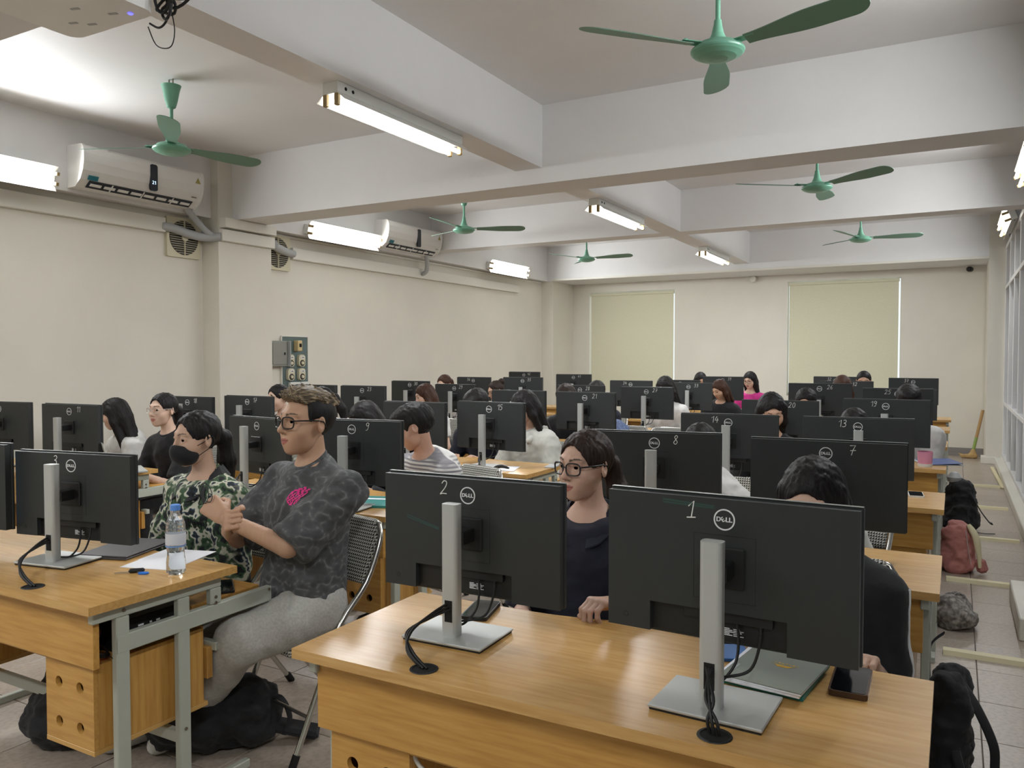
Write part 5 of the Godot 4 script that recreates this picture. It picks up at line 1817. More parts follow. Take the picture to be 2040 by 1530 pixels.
	seat("student slumped low behind the monitor marked 13", {"head_at": Vector3(-0.53, 1.045, -5.24), "cell": 0.022, "hair": "pony", "top": M.cloth_white, "look": Vector3(0.1, 0.5, 0), "lean": 0.18, "hands": [Vector3(-0.12, 0.66, 0.3), Vector3(0.13, 0.66, 0.3)]})
	# --- fourth row
	seat("woman with straight brown hair in front of the monitor marked 30", {"head_at": Vector3(-4.72, 1.09, -6.68), "cell": 0.022, "hair_cell": 0.008, "skin": fair, "hair": "long", "hair_len": 0.25, "hair_mat": M.hair_brown, "top": M.cloth_white, "look": Vector3(-0.75, 0.35, 0), "lean": 0.12})
	seat("woman in black beside the monitor marked 21", {"head_at": Vector3(-3.13, 1.115, -6.66), "cell": 0.02, "hair": "long", "hair_len": 0.2, "hair_mat": M.hair_dark_brown, "top": M.cloth_black, "sleeve": 1.9, "look": Vector3(-0.2, 0.4, 0), "lean": 0.1})
	seat("student in a blue checked jacket behind the monitor marked 21", {"head_at": Vector3(-2.72, 1.0, -6.62), "cell": 0.02, "hair": "short", "male": true, "top": M.cloth_blue, "sleeve": 1.95, "look": Vector3(0, 0.6, 0), "lean": 0.22, "hands": [Vector3(-0.12, 0.8, 0.24), Vector3(0.22, 0.78, 0.26)]})
	seat("student whose black hair shows above the fourth row window-side left monitor", {"head_at": Vector3(-1.02, 1.115, -6.6), "cell": 0.022, "hair": "pony", "top": M.cloth_black, "look": Vector3(0, 0.45, 0), "lean": 0.12})
	seat("man in white whose hair shows above the fourth row window-side right monitor", {"head_at": Vector3(-0.3, 1.14, -6.72), "cell": 0.022, "hair": "short", "male": true, "top": M.cloth_white, "sleeve": 1.9, "look": Vector3(0.2, 0.4, 0), "lean": 0.12, "hint": [Vector3(-0.3, -1, -0.4), Vector3(0.1, -1, -0.5)], "hands": [Vector3(-0.14, 0.675, 0.34), Vector3(0.08, 0.675, 0.34)]})
	# --- fifth row
	seat("brown-haired student in white by the left wall, fifth row", {"head_at": Vector3(-5.54, 1.145, -8.26), "cell": 0.024, "skin": fair, "hair": "pony", "hair_mat": M.hair_brown, "top": M.cloth_white, "look": Vector3(-0.1, 0.35, 0), "lean": 0.08})
	g = {"head_at": Vector3(-4.72, 1.085, -8.12), "cell": 0.02, "hair": "bun", "hair_len": 0.1, "tail_x": 0.03, "hair_mat": M.hair_dark_brown, "skin": pale, "top": M.cloth_navy, "look": Vector3(-0.6, 0.35, 0), "lean": 0.12, "rim": 0.0016}
	t = seat("woman with hair in a bun and thin glasses beside the monitor marked 29", g)
	glasses(t, g, M.glasses_black)
	seat("man in navy low behind the fifth row middle left monitor", {"head_at": Vector3(-3.5, 1.085, -8.26), "cell": 0.024, "hair": "short", "male": true, "top": M.cloth_navy, "look": Vector3(0, 0.4, 0), "lean": 0.12})
	seat("woman with long black hair in a white jacket behind the monitor marked 27", {"head_at": Vector3(-2.67, 1.16, -8.14), "cell": 0.02, "hair_cell": 0.008, "hair": "long", "hair_len": 0.3, "top": M.cloth_white, "top_name": "jacket", "sleeve": 1.95, "loose": 0.04, "look": Vector3(-0.2, 0.55, 0), "lean": 0.12})
	seat("brown-haired student in black, fifth row by the windows", {"head_at": Vector3(-0.94, 1.185, -8.2), "cell": 0.024, "hair": "long", "hair_len": 0.1, "hair_mat": M.hair_brown, "top": M.cloth_black, "look": Vector3(0, 0.4, 0), "lean": 0.08})
	# --- sixth and back row
	seat("student with brown hair in a black jacket beside the monitor marked 33", {"head_at": Vector3(-2.52, 1.09, -9.78), "cell": 0.022, "hair": "long", "hair_len": 0.12, "hair_mat": M.hair_brown, "top": M.cloth_black, "top_name": "jacket", "sleeve": 1.95, "loose": 0.04, "look": Vector3(-0.5, 0.5, 0), "lean": 0.14})
	seat("man with cropped hair in front of the right roller blind", {"head_at": Vector3(-0.92, 1.2, -10.05), "cell": 0.02, "head_cell": 0.006, "male": true, "skin": Color(0.5, 0.3, 0.2), "hair": "buzz", "top": M.cloth_blue, "look": Vector3(0.05, 0.2, 0), "lean": 0.05})
	seat("student in black left of the pink jacket, back row", {"head_at": Vector3(-3.18, 1.15, -11.3), "cell": 0.024, "hair": "long", "hair_len": 0.1, "top": M.cloth_black, "look": Vector3(0.5, 0.4, 0), "lean": 0.1})
	g = {"head_at": Vector3(-2.5, 1.165, -11.35), "cell": 0.02, "head_cell": 0.006, "hair_cell": 0.008, "skin": fair, "hair": "long", "hair_len": 0.24, "top": M.cloth_pink, "top_name": "jacket", "sleeve": 1.95, "loose": 0.03, "look": Vector3(-0.25, 0.3, 0), "lean": 0.06, "rim": 0.0016, "neckline": 0.08}
	t = seat("woman in a bright pink jacket in the back row", g)
	glasses(t, g, M.glasses_black)
	# --- empty chairs
	chair(Vector3(-2.28, 0, -6.98), 0.1, "empty folding chair with pale houndstooth back behind the monitor marked 8")

func part_of(t: Node3D, called: String) -> MeshInstance3D:
	for c in t.get_children():
		if c.name.begins_with(called):
			return c
	return null

func quiff(t: Node3D, g: Dictionary) -> void:
	# bleached top over dark faded sides
	var f := Field.new(Vector3(-0.11, 0.0, -0.14), Vector3(0.11, 0.18, 0.15), 0.0038)
	f.ell(Vector3(0, 0.07, -0.025), Vector3(0.07, 0.056, 0.094), 0.02)
	f.ell(Vector3(0.0, 0.098, 0.025), Vector3(0.058, 0.036, 0.068), 0.03)
	for k in 90:
		var a := rng.randf_range(-1.0, 1.0)
		var z := rng.randf_range(-0.115, 0.085)
		var p := Vector3(a * 0.064, 0.116 - a * a * 0.04 - pow((z + 0.01) / 0.12, 2.0) * 0.035, z)
		f.cap(p + Vector3(0, -0.012, -0.018), p + Vector3(rng.randf_range(-0.024, 0.024), 0.004 + rng.randf() * 0.026, 0.014 + rng.randf() * 0.022), 0.0075, 0.0026, 0.004)
	f.cut(Vector3(0, 0.048, -0.02), Vector3(0, -0.93, 0.28), 0.01)
	var k1 := Pelt.new()
	k1.add(noise_push(f.net(), 0.005, 11.0, 4, Vector3(6.0, 2.0, 1.5)), Color.WHITE)
	var o := part(t, "hair", k1.mesh(), M.hair_bleached)
	o.transform = g.hx

func hairtie(t: Node3D, g: Dictionary, m: Material, at: Vector3) -> void:
	var b := MB.new()
	var pts := []
	for k in 13:
		var a := TAU * k / 12.0
		pts.append(at + Vector3(cos(a) * 0.032, sin(a) * 0.03, sin(a) * 0.01))
	b.tube(pts, 0.008, 8)
	var o := part(t, "hair_tie", b.mesh(), m)
	o.transform = g.hx

func collar(t: Node3D, g: Dictionary, m: Material) -> void:
	var hip := Vector3(0, 0.53, 0)
	var lean: float = g.lean
	var neck := Vector3(g.get("side", 0.0), 0.53 + 0.5 - (1.198 - g.head_at.y), lean * 1.15)
	var b := MB.new()
	for s in [-1.0, 1.0]:
		var inner := []
		var outer := []
		for k in 9:
			var a := lerpf(-0.1, 2.75, k / 8.0)      # from the nape round to the throat
			var r := 0.074
			var p := neck + Vector3(s * sin(a) * r, 0.05 - 0.095 * smoothstep(1.2, 2.8, a), -cos(a) * r * 1.0 + 0.012 * smoothstep(1.5, 2.8, a))
			inner.append(p)
			outer.append(p + Vector3(s * sin(a) * 0.046, -0.042, -cos(a) * 0.04 + 0.014))
		for k in 8:
			b.fquad(inner[k], inner[k + 1], outer[k + 1], outer[k], Vector3(s * 0.4, 0.8, 0.3))
			b.fquad(inner[k] - Vector3(0, 0.005, 0), inner[k + 1] - Vector3(0, 0.005, 0), outer[k + 1] - Vector3(0, 0.005, 0), outer[k] - Vector3(0, 0.005, 0), Vector3(0, -1, 0))
			b.fquad(outer[k], outer[k + 1], outer[k + 1] - Vector3(0, 0.005, 0), outer[k] - Vector3(0, 0.005, 0), Vector3(s, 0, 0.3))
			b.fquad(inner[k], inner[k + 1], inner[k + 1] - Vector3(0, 0.005, 0), inner[k] - Vector3(0, 0.005, 0), Vector3(-s, 0, 0.3))
	part(t, "collar", b.mesh(), m)

func hood(t: Node3D, g: Dictionary, m: Material) -> void:
	var neck := Vector3(0, 0.53 + 0.5 - (1.198 - g.head_at.y), g.lean * 1.15)
	var f := Field.new(neck - Vector3(0.2, 0.2, 0.22), neck + Vector3(0.2, 0.14, 0.18), 0.012)
	for s in [-1.0, 1.0]:
		f.cap(neck + Vector3(0, -0.03, -0.11), neck + Vector3(s * 0.095, 0.0, -0.03), 0.055, 0.042, 0.03)
		f.cap(neck + Vector3(s * 0.095, 0.0, -0.03), neck + Vector3(s * 0.05, -0.075, 0.085), 0.042, 0.026, 0.02)
	var k := Pelt.new()
	k.add(noise_push(f.net(), 0.01, 7.0, 9), Color.WHITE)
	part(t, "hood", k.mesh(), m)

func piping(t: Node3D, g: Dictionary) -> void:
	# white lines along the outside of both sleeves
	var neck := Vector3(0, 0.53 + 0.5 - (1.198 - g.head_at.y), g.lean * 1.15)
	var vs: PackedVector3Array = g.shirt_net[0]
	for s in [-1.0, 1.0]:
		var sh: Vector3 = neck + Vector3(s * 0.16, -0.088, -0.01)
		var el := elbow(sh, g.hands[0 if s < 0 else 1], 0.285, 0.25, g.hint[0 if s < 0 else 1])
		for w in [0.0, 0.016]:
			var pts := []
			for k in 12:
				var a: Vector3 = sh.lerp(el, k / 11.0) + Vector3(0, 0, w)
				var best := a
				var bd := -9.0
				for p in vs:
					if (p - a).length() < 0.12 and absf((p - a).dot((el - sh).normalized())) < 0.012 and absf(p.z - a.z) < 0.012:
						var d := (p - a).dot(Vector3(s, 0.35, 0))
						if d > bd:
							bd = d
							best = p
				pts.append(best + Vector3(s * 0.002, 0.001, 0))
			var b := MB.new()
			b.tube(pts, 0.003, 6)
			part(t, "sleeve_stripe", b.mesh(), M.print_white)

# ---------------------------------------------------------------- wall and ceiling fittings
func text_part(parent: Node3D, called: String, words: String, size: int, m: Material, at: Vector3, rot: Vector3, px := 0.001, depth := 0.001, weight := 500) -> void:
	var tm := TextMesh.new()
	var f := SystemFont.new()
	f.font_names = PackedStringArray(["Droid Sans"])
	f.font_weight = weight
	tm.font = f
	tm.text = words
	tm.font_size = size
	tm.pixel_size = px
	tm.depth = depth
	part(parent, called, tm, m, at, rot)

func air_conditioner(at: Vector3, label: String, reading: String) -> void:
	# origin: middle of the back, x out of the wall, z along the wall
	var t := thing("air_conditioner", label, "air conditioner", at, 0.0, "wall air conditioners")
	var L := 0.59
	var prof := PackedVector2Array([Vector2(0, 0.0), Vector2(0.1, 0.005), Vector2(0.17, 0.06), Vector2(0.205, 0.13), Vector2(0.22, 0.2), Vector2(0.222, 0.27), Vector2(0.21, 0.315), Vector2(0.185, 0.335), Vector2(0, 0.34)])
	var b := MB.new()
	b.prism(prof, Vector3.ZERO, Vector3.RIGHT, Vector3.UP, -L + 0.02, L - 0.02)
	part(t, "body", b.mesh(), M.ac_white)
	var cap := PackedVector2Array()
	for p in prof:
		cap.append(Vector2(p.x * 1.03, (p.y - 0.17) * 1.03 + 0.17))
	for s in [-1.0, 1.0]:
		b = MB.new()
		b.prism(cap, Vector3(0, 0, s * (L - 0.008)), Vector3.RIGHT, Vector3.UP, -0.012, 0.012)
		part(t, "end_cap", b.mesh(), M.ac_white)
	# outlet slot with louvre vanes along the lower front edge
	b = MB.new()
	var tilt := Basis(Vector3.BACK, atan2(0.055, 0.07))
	b.box(Vector3(0.139, 0.031, 0.0), Vector3(0.078, 0.006, 2 * L - 0.16), 0.001, tilt)
	part(t, "outlet", b.mesh(), M.ac_dark)
	for k in 8:
		b = MB.new()
		b.box(Vector3(0.146, 0.026, -L + 0.15 + k * 0.126), Vector3(0.028, 0.005, 0.1), 0.001, tilt)
		part(t, "louvre", b.mesh(), M.ac_white)
	for k in 3:
		b = MB.new()
		b.box(Vector3(0.142, 0.027, -0.3 + k * 0.3), Vector3(0.074, 0.005, 0.012), 0.001, tilt)
		part(t, "louvre_post", b.mesh(), M.ac_white)
	# dark display strip
	b = MB.new()
	b.prism(rounded(-0.036, 0.036, 0.07, 0.3, 0.02), Vector3(0.0, 0.0, -0.06), Vector3(0, 0, -1), Vector3.UP, 0.2, 0.2245)
	var d := part(t, "display", b.mesh(), M.ac_dark)
	if reading:
		var glow := mat("display_digits", rgb8(210, 235, 255), 0.4)
		glow.emission_enabled = true
		glow.emission = rgb8(190, 225, 255)
		glow.emission_energy_multiplier = 1.5
		text_part(t, "display_reading", reading, 40, glow, Vector3(0.2255, 0.14, -0.06), Vector3(0, PI / 2, 0), 0.001, 0.001)
	b = MB.new()
	b.box(Vector3(0.188, 0.075, L - 0.1), Vector3(0.002, 0.04, 0.09), 0.0005, Basis(Vector3.BACK, -0.55))
	part(t, "sticker", b.mesh(), mat("sticker_teal", rgb8(38, 122, 140), 0.5))
	b = MB.new()
	b.prism(PackedVector2Array([Vector2(-0.03, 0), Vector2(0.03, 0), Vector2(0, 0.055)]), Vector3(0.2225, 0.22, -L + 0.06), Vector3(0, 0, -1), Vector3.UP, -0.001, 0.001)
	part(t, "warning_sticker", b.mesh(), mat("sticker_olive", rgb8(172, 160, 90), 0.5))
	b = MB.new()
	b.box(Vector3(0.2, 0.09, -L + 0.09), Vector3(0.002, 0.01, 0.055), 0.0003, Basis(Vector3.BACK, -0.5))
	part(t, "brand_plate", b.mesh(), M.screw)

func vent_fan(at: Vector3, label: String) -> void:
	var t := thing("exhaust_fan", label, "exhaust fan", at, 0.0, "square exhaust fans in the left wall")
	var b := MB.new()
	b.prism(rounded(-0.19, 0.19, -0.19, 0.19, 0.015), Vector3.ZERO, Vector3(0, 0, -1), Vector3.UP, 0.0, 0.035)
	part(t, "frame", b.mesh(), M.vent_ivory)
	b = MB.new()
	b.lathe([Vector2(0.165, 0.0352), Vector2(0.165, 0.0362), Vector2(0, 0.0362)], 32, Vector3.ZERO, Basis(Vector3.FORWARD, PI / 2))
	part(t, "opening", b.mesh(), M.vent_dark)
	for k in 15:
		var y := -0.147 + k * 0.021
		var w := sqrt(maxf(0.0, 0.163 * 0.163 - y * y))
		b = MB.new()
		b.tube([Vector3(0.044, y, -w), Vector3(0.05, y, 0), Vector3(0.044, y, w)], 0.0028, 6)
		part(t, "grille_bar", b.mesh(), M.vent_ivory)
	b = MB.new()
	b.lathe([Vector2(0.035, 0.046), Vector2(0.033, 0.058), Vector2(0, 0.06)], 18, Vector3.ZERO, Basis(Vector3.FORWARD, PI / 2))
	part(t, "hub", b.mesh(), M.vent_ivory)
	b = MB.new()
	b.bx(0.036, 0.052, -0.162, 0.162, -0.004, 0.004, 0.001)
	part(t, "grille_post", b.mesh(), M.vent_ivory)

func fittings() -> void:
	air_conditioner(Vector3(W_LEFT + 0.13, 2.88, -4.63), "white wall air conditioner showing 21 behind the near fan", "21")
	air_conditioner(Vector3(W_LEFT + 0.13, 2.87, -8.63), "white wall air conditioner in the second bay of the left wall", "")
	vent_fan(Vector3(W_LEFT, 2.63, -5.25), "ivory exhaust fan left of the pillar, under the near air conditioner")
	vent_fan(Vector3(W_LEFT, 2.63, -6.47), "ivory exhaust fan half hidden behind the pillar")
	# square ducting along the left wall
	var b: MB
	var k := 0
	for s in [[-5.03, 1.0, W_LEFT, 2.655, 2.79], [-12.0, -6.68, W_LEFT, 2.58, 2.71]]:
		b = MB.new()
		b.bx(s[2] + 0.002, s[2] + 0.062, s[3], s[4], s[0], s[1], 0.004)
		single("pipe_casing", b.mesh(), M.trim_white, ["long white pipe casing on the left wall before the pillar", "long white pipe casing on the left wall beyond the pillar"][k], "pipe casing")
		k += 1
	b = MB.new()
	b.bx(-6.335, -6.275, 2.62, 2.735, -6.18, -5.49, 0.004)
	single("pipe_casing", b.mesh(), M.trim_white, "short white pipe casing across the front of the pillar", "pipe casing")
	b = MB.new()
	b.bx(-6.335, -6.24, 2.75, 2.845, -6.17, -5.5, 0.004)
	single("pipe_casing", b.mesh(), M.trim_white, "second white casing on the pillar just under the beam", "pipe casing")
	# taped pipes from the air conditioners
	b = MB.new()
	b.tube(curve([Vector3(-6.38, 2.9, -5.16), Vector3(-6.38, 2.85, -5.2), Vector3(-6.4, 2.74, -5.35), Vector3(-6.38, 2.67, -5.46), Vector3(-6.3, 2.665, -5.5)]), [0.03, 0.032, 0.03, 0.033, 0.03, 0.034, 0.03, 0.032, 0.03, 0.033, 0.031, 0.034, 0.03, 0.032, 0.03, 0.033, 0.03, 0.034, 0.03, 0.032, 0.03, 0.033, 0.03, 0.032, 0.03], 10)
	b.tube(curve([Vector3(-6.53, 2.71, -5.0), Vector3(-6.5, 2.7, -5.1), Vector3(-6.47, 2.66, -5.3), Vector3(-6.4, 2.65, -5.44), Vector3(-6.3, 2.66, -5.5)]), 0.042, 10)
	b.tube(curve([Vector3(-6.5, 2.8, -5.33), Vector3(-6.46, 2.8, -5.38), Vector3(-6.44, 2.72, -5.4), Vector3(-6.46, 2.67, -5.38)]), 0.014, 8)
	single("taped_pipe", b.mesh(), M.tape_grey, "grey taped pipes below the near air conditioner", "pipe")
	b = MB.new()
	b.tube(curve([Vector3(-6.38, 2.9, -9.05), Vector3(-6.38, 2.82, -9.09), Vector3(-6.42, 2.68, -9.14), Vector3(-6.5, 2.64, -9.16)]), 0.03, 10)
	single("taped_pipe", b.mesh(), M.tape_grey, "grey taped pipe below the far air conditioner", "pipe")
	b = MB.new()
	b.tube(curve([Vector3(-6.3, 2.67, -6.19), Vector3(-6.4, 2.67, -6.3), Vector3(-6.48, 2.65, -6.5), Vector3(-6.53, 2.64, -6.7)]), 0.045, 10)
	single("taped_pipe", b.mesh(), M.tape_grey, "grey taped pipe crossing the half hidden exhaust fan", "pipe")
	# thin conduit under the beam
	b = MB.new()
	b.bx(W_LEFT, W_LEFT + 0.025, 2.81, 2.835, -12.9, -6.2, 0.003)
	single("wall_conduit", b.mesh(), M.trim_white, "thin white conduit on the left wall just under the beam", "conduit")
	# switch board
	var t := thing("switch_board", "green-grey wall board with four dial switches and two sockets", "switch board", Vector3(W_LEFT, 1.1, -6.735), PI / 2)
	b = MB.new()
	b.bx(-0.2, 0.2, 0.0, 0.61, 0.0, 0.02, 0.003)
	part(t, "board", b.mesh(), mat("board_grey_green", rgb8(92, 108, 106), 0.5))
	b = MB.new()
	for e in [[-0.205, 0.205, 0.61, 0.622], [-0.205, 0.205, -0.012, 0.0], [-0.212, -0.2, 0.0, 0.61], [0.2, 0.212, 0.0, 0.61]]:
		b.bx(e[0], e[1], e[2], e[3], 0.0, 0.028, 0.002)
	part(t, "frame", b.mesh(), M.trim_white)
	b = MB.new()
	b.bx(-0.02, 0.05, 0.45, 0.57, 0.02, 0.09, 0.006)
	var cb := part(t, "breaker", b.mesh(), mat("breaker_tan", rgb8(214, 190, 140), 0.5))
	b = MB.new()
	b.bx(0.0, 0.03, 0.495, 0.535, 0.09, 0.098, 0.001)
	part(cb, "breaker_lever", b.mesh(), M.black_hole)
	for r in 2:
		for c in 2:
			var o := Vector3(-0.09 + c * 0.17, 0.18 + r * 0.155, 0)
			b = MB.new()
			b.prism(rounded(-0.05, 0.05, -0.06, 0.075, 0.035), o, Vector3.RIGHT, Vector3.UP, 0.02, 0.055)
			var sw := part(t, "dial_switch", b.mesh(), M.vent_ivory)
			b = MB.new()
			b.lathe([Vector2(0.036, 0.055), Vector2(0.034, 0.062), Vector2(0.024, 0.062), Vector2(0.024, 0.058), Vector2(0, 0.058)], 20, o + Vector3(0.0, -0.02, 0), Basis(Vector3.RIGHT, PI / 2))
			part(sw, "dial", b.mesh(), M.vent_dark)
			b = MB.new()
			b.lathe([Vector2(0.02, 0.058), Vector2(0.018, 0.07), Vector2(0, 0.07)], 16, o + Vector3(0.0, -0.02, 0), Basis(Vector3.RIGHT, PI / 2))
			part(sw, "knob", b.mesh(), M.vent_ivory)
			b = MB.new()
			b.bx(o.x - 0.02, o.x + 0.04, o.y + 0.03, o.y + 0.06, 0.055, 0.058, 0.001)
			part(sw, "switch_plate", b.mesh(), M.steel_white)
			b = MB.new()
			b.bx(o.x - 0.005, o.x + 0.025, o.y + 0.04, o.y + 0.047, 0.058, 0.059, 0.0)
			part(sw, "switch_slot", b.mesh(), M.black_hole)
	for s in [[-0.11, 0.05], [0.06, 0.19]]:
		b = MB.new()
		b.bx(s[0], s[1], 0.02, 0.1, 0.02, 0.06, 0.004)
		var sk := part(t, "socket", b.mesh(), M.steel_white)
		b = MB.new()
		for q in 2:
			b.bx(s[0] + 0.05 + q * 0.03, s[0] + 0.056 + q * 0.03, 0.05, 0.075, 0.06, 0.061, 0.0)
		part(sk, "socket_slot", b.mesh(), M.black_hole)
	t = thing("breaker_box", "grey steel breaker box with open door beside the switch board", "breaker box", Vector3(W_LEFT, 1.38, -6.42), PI / 2)
	b = MB.new()
	b.bx(-0.12, 0.12, 0.0, 0.28, 0.0, 0.1, 0.004)
	var steel := mat("box_grey", rgb8(138, 138, 130), 0.5)
	part(t, "case", b.mesh(), steel)
	b = MB.new()
	b.bx(-0.1, 0.1, 0.02, 0.26, 0.1, 0.106, 0.002)
	var dr := part(t, "door", b.mesh(), steel)
	b = MB.new()
	b.box(Vector3(0.07, 0.14, 0.112), Vector3(0.012, 0.03, 0.012), 0.003)
	part(dr, "latch", b.mesh(), M.black_hole)
	b = MB.new()
	b.bx(0.125, 0.135, 0.0, 0.28, 0.0, 0.14, 0.002)
	part(t, "open_door", b.mesh(), M.tape_grey)
	b = MB.new()
	b.bx(-0.12, -0.06, 0.29, 0.35, 0.0, 0.05, 0.003)
	part(t, "cable_gland", b.mesh(), mat("box_brown", rgb8(120, 84, 62), 0.7))
	# projector
	t = thing("projector", "white ceiling projector with a blue light at the top left", "projector", Vector3(-2.75, 2.7, -1.72), 0.0)
	b = MB.new()
	b.prism(rounded(-0.235, 0.235, -0.15, 0.2, 0.05), Vector3.ZERO, Vector3.RIGHT, Vector3.FORWARD, 0.0, 0.1)
	part(t, "body", b.mesh(), M.ac_white)
	for e in [Vector3(-0.1, -0.001, -0.1), Vector3(0.1, -0.001, -0.12), Vector3(0.02, -0.001, -0.03), Vector3(-0.05, -0.001, -0.14)]:
		b = MB.new()
		b.box(e, Vector3(0.035, 0.002, 0.012), 0.0005, Basis(Vector3.UP, 0.3))
		part(t, "underside_vent", b.mesh(), M.tape_grey)
	b = MB.new()
	b.lathe([Vector2(0.03, 0.0), Vector2(0.03, 0.02), Vector2(0.0, 0.02)], 20, Vector3(0.0, 0.05, 0.15), Basis(Vector3.RIGHT, PI / 2))
	part(t, "lens", b.mesh(), M.ac_dark)
	b = MB.new()
	b.tube([Vector3(0, 0.1, 0), Vector3(0, 0.147, 0)], 0.03, 14)
	part(t, "ceiling_mount", b.mesh(), M.steel_white)
	var blue := mat("led_blue", rgb8(90, 90, 255), 0.3)
	blue.emission_enabled = true
	blue.emission = rgb8(70, 70, 255)
	blue.emission_energy_multiplier = 3.0
	b = MB.new()
	b.lathe([Vector2(0.009, -0.001), Vector2(0.007, -0.003), Vector2(0, -0.003)], 12, Vector3(0.155, 0.0, -0.15))
	part(t, "indicator_light", b.mesh(), blue)
	t = thing("cable_bundle", "tangled black cables hanging behind the projector", "cable", Vector3(-2.52, 2.72, -1.96))
	var loops := [[0.0, 0.02, 0.0, 0.05, 0.02], [0.03, 0.0, 0.02, 0.04, 0.03], [0.06, 0.035, -0.01, 0.055, 0.018], [0.02, 0.03, 0.03, 0.035, 0.035]]
	k = 0
	for l in loops:
		var pts := []
		for i in 17:
			var a := TAU * i / 16.0
			pts.append(Vector3(l[0] + cos(a) * l[3], l[1] + sin(a) * l[4] + 0.01 * sin(a * 2 + k), l[2] + 0.012 * sin(a + k * 2)))
		b = MB.new()
		b.tube(pts, 0.0055, 8)
		part(t, "cable_loop", b.mesh(), M.cable_black)
		k += 1
	b = MB.new()
	b.tube(curve([Vector3(-0.09, -0.02, 0), Vector3(-0.04, -0.045, 0), Vector3(0.0, -0.03, 0.0), Vector3(0.03, 0.02, 0)]), 0.004, 8)
	part(t, "cable_loop", b.mesh(), M.cable_black)
	b = MB.new()
	b.tube(curve([Vector3(-0.1, -0.03, 0), Vector3(-0.06, -0.1, 0.0), Vector3(-0.01, -0.125, 0.0), Vector3(0.03, -0.12, 0), Vector3(0.045, -0.07, 0), Vector3(0.03, 0.0, 0)]), 0.0022, 6)
	part(t, "thin_wire", b.mesh(), M.cable_black)
	# security camera and detector on the back wall
	t = thing("security_camera", "small black security camera at the top right of the back wall", "camera", Vector3(0.15, 2.8, Z_BACK))
	b = MB.new()
	b.box(Vector3(0.02, -0.01, 0.1), Vector3(0.075, 0.07, 0.12), 0.02, Basis(Vector3.UP, -0.3))
	part(t, "camera_body", b.mesh(), M.plastic_dark)
	b = MB.new()
	b.tube(curve([Vector3(0, 0.02, 0), Vector3(0, 0.03, 0.05), Vector3(0.01, 0.01, 0.09)]), 0.01, 8)
	part(t, "bracket", b.mesh(), M.steel_white)
	t = thing("wall_speaker", "small round white detector under the back beam", "detector", Vector3(-3.0, 2.8, Z_BACK))
	b = MB.new()
	b.lathe([Vector2(0.0, 0.0), Vector2(0.05, 0.0), Vector2(0.06, 0.02), Vector2(0.062, 0.05), Vector2(0.05, 0.07), Vector2(0.044, 0.062), Vector2(0.0, 0.062)], 22, Vector3.ZERO, Basis(Vector3.RIGHT, PI / 2))
	part(t, "housing", b.mesh(), M.trim_white)
	b = MB.new()
	b.bx(-0.03, 0.01, 0.05, 0.075, 0.0, 0.04, 0.003)
	part(t, "clip", b.mesh(), M.vent_dark)

# ---------------------------------------------------------------- small things
func phone(at: Vector3, yaw: float, size: Vector3, label: String, body: Material) -> void:
	var t := thing("smartphone", label, "phone", at, yaw)
	var b := MB.new()
	b.prism(rounded(-size.x / 2, size.x / 2, -size.z / 2, size.z / 2, 0.01), Vector3.ZERO, Vector3.RIGHT, Vector3.FORWARD, 0.0, size.y)
	part(t, "case", b.mesh(), body)
	b = MB.new()
	b.prism(rounded(-size.x / 2 + 0.004, size.x / 2 - 0.004, -size.z / 2 + 0.004, size.z / 2 - 0.004, 0.008), Vector3.ZERO, Vector3.RIGHT, Vector3.FORWARD, size.y, size.y + 0.0008)
	part(t, "screen", b.mesh(), M.phone_glass)

func bag(called: String, label: String, at: Vector3, yaw: float, size: Vector3, m: Material, sd: int, straps := true) -> Node3D:
	var t := thing(called, label, "bag", at, yaw)
	var f := Field.new(Vector3(-size.x, -0.02, -size.z), Vector3(size.x, size.y * 1.25, size.z), 0.012)
	var r := minf(size.x, size.z) * 0.5
	for s in [-1.0, 1.0]:
		f.cap(Vector3(s * (size.x * 0.5 - r * 0.8), r * 0.8, -size.z * 0.5 + r), Vector3(s * (size.x * 0.5 - r * 0.8) * 0.7, size.y - r * 0.9, (-size.z * 0.5 + r) * 0.6), r, r * 0.72, 0.06)
		f.cap(Vector3(s * (size.x * 0.5 - r * 0.8), r * 0.8, size.z * 0.5 - r), Vector3(s * (size.x * 0.5 - r * 0.8) * 0.7, size.y - r * 0.95, (size.z * 0.5 - r) * 0.5), r, r * 0.7, 0.06)
	f.cap(Vector3(0, r * 0.7, size.z * 0.35), Vector3(0, size.y * 0.45, size.z * 0.35), r * 0.7, r * 0.6, 0.05)
	f.cut(Vector3(0, 0.002, 0), Vector3.DOWN, 0.01)
	var k := Pelt.new()
	k.add(noise_push(f.net(), 0.028, 7.0, sd, Vector3(1, 1.5, 1)), Color.WHITE)
	part(t, "body", k.mesh(), m)
	return t

func strap(t: Node3D, pts: Array, w: float, m: Material) -> void:
	var b := MB.new()
	b.tube(curve(pts, 6), w, 8, true, 0.25)
	part(t, "strap", b.mesh(), m)

func page(x: float, z: float, y: float, w: float, d: float, yaw: float, thick: float, called: String, label: String, cat: String, m: Material) -> MeshInstance3D:
	var b := MB.new()
	b.bx(-w / 2, w / 2, 0, thick, -d / 2, d / 2, minf(0.001, thick * 0.3))
	return single(called, b.mesh(), m, label, cat, Vector3(x, y, z), Vector3(0, yaw, 0))

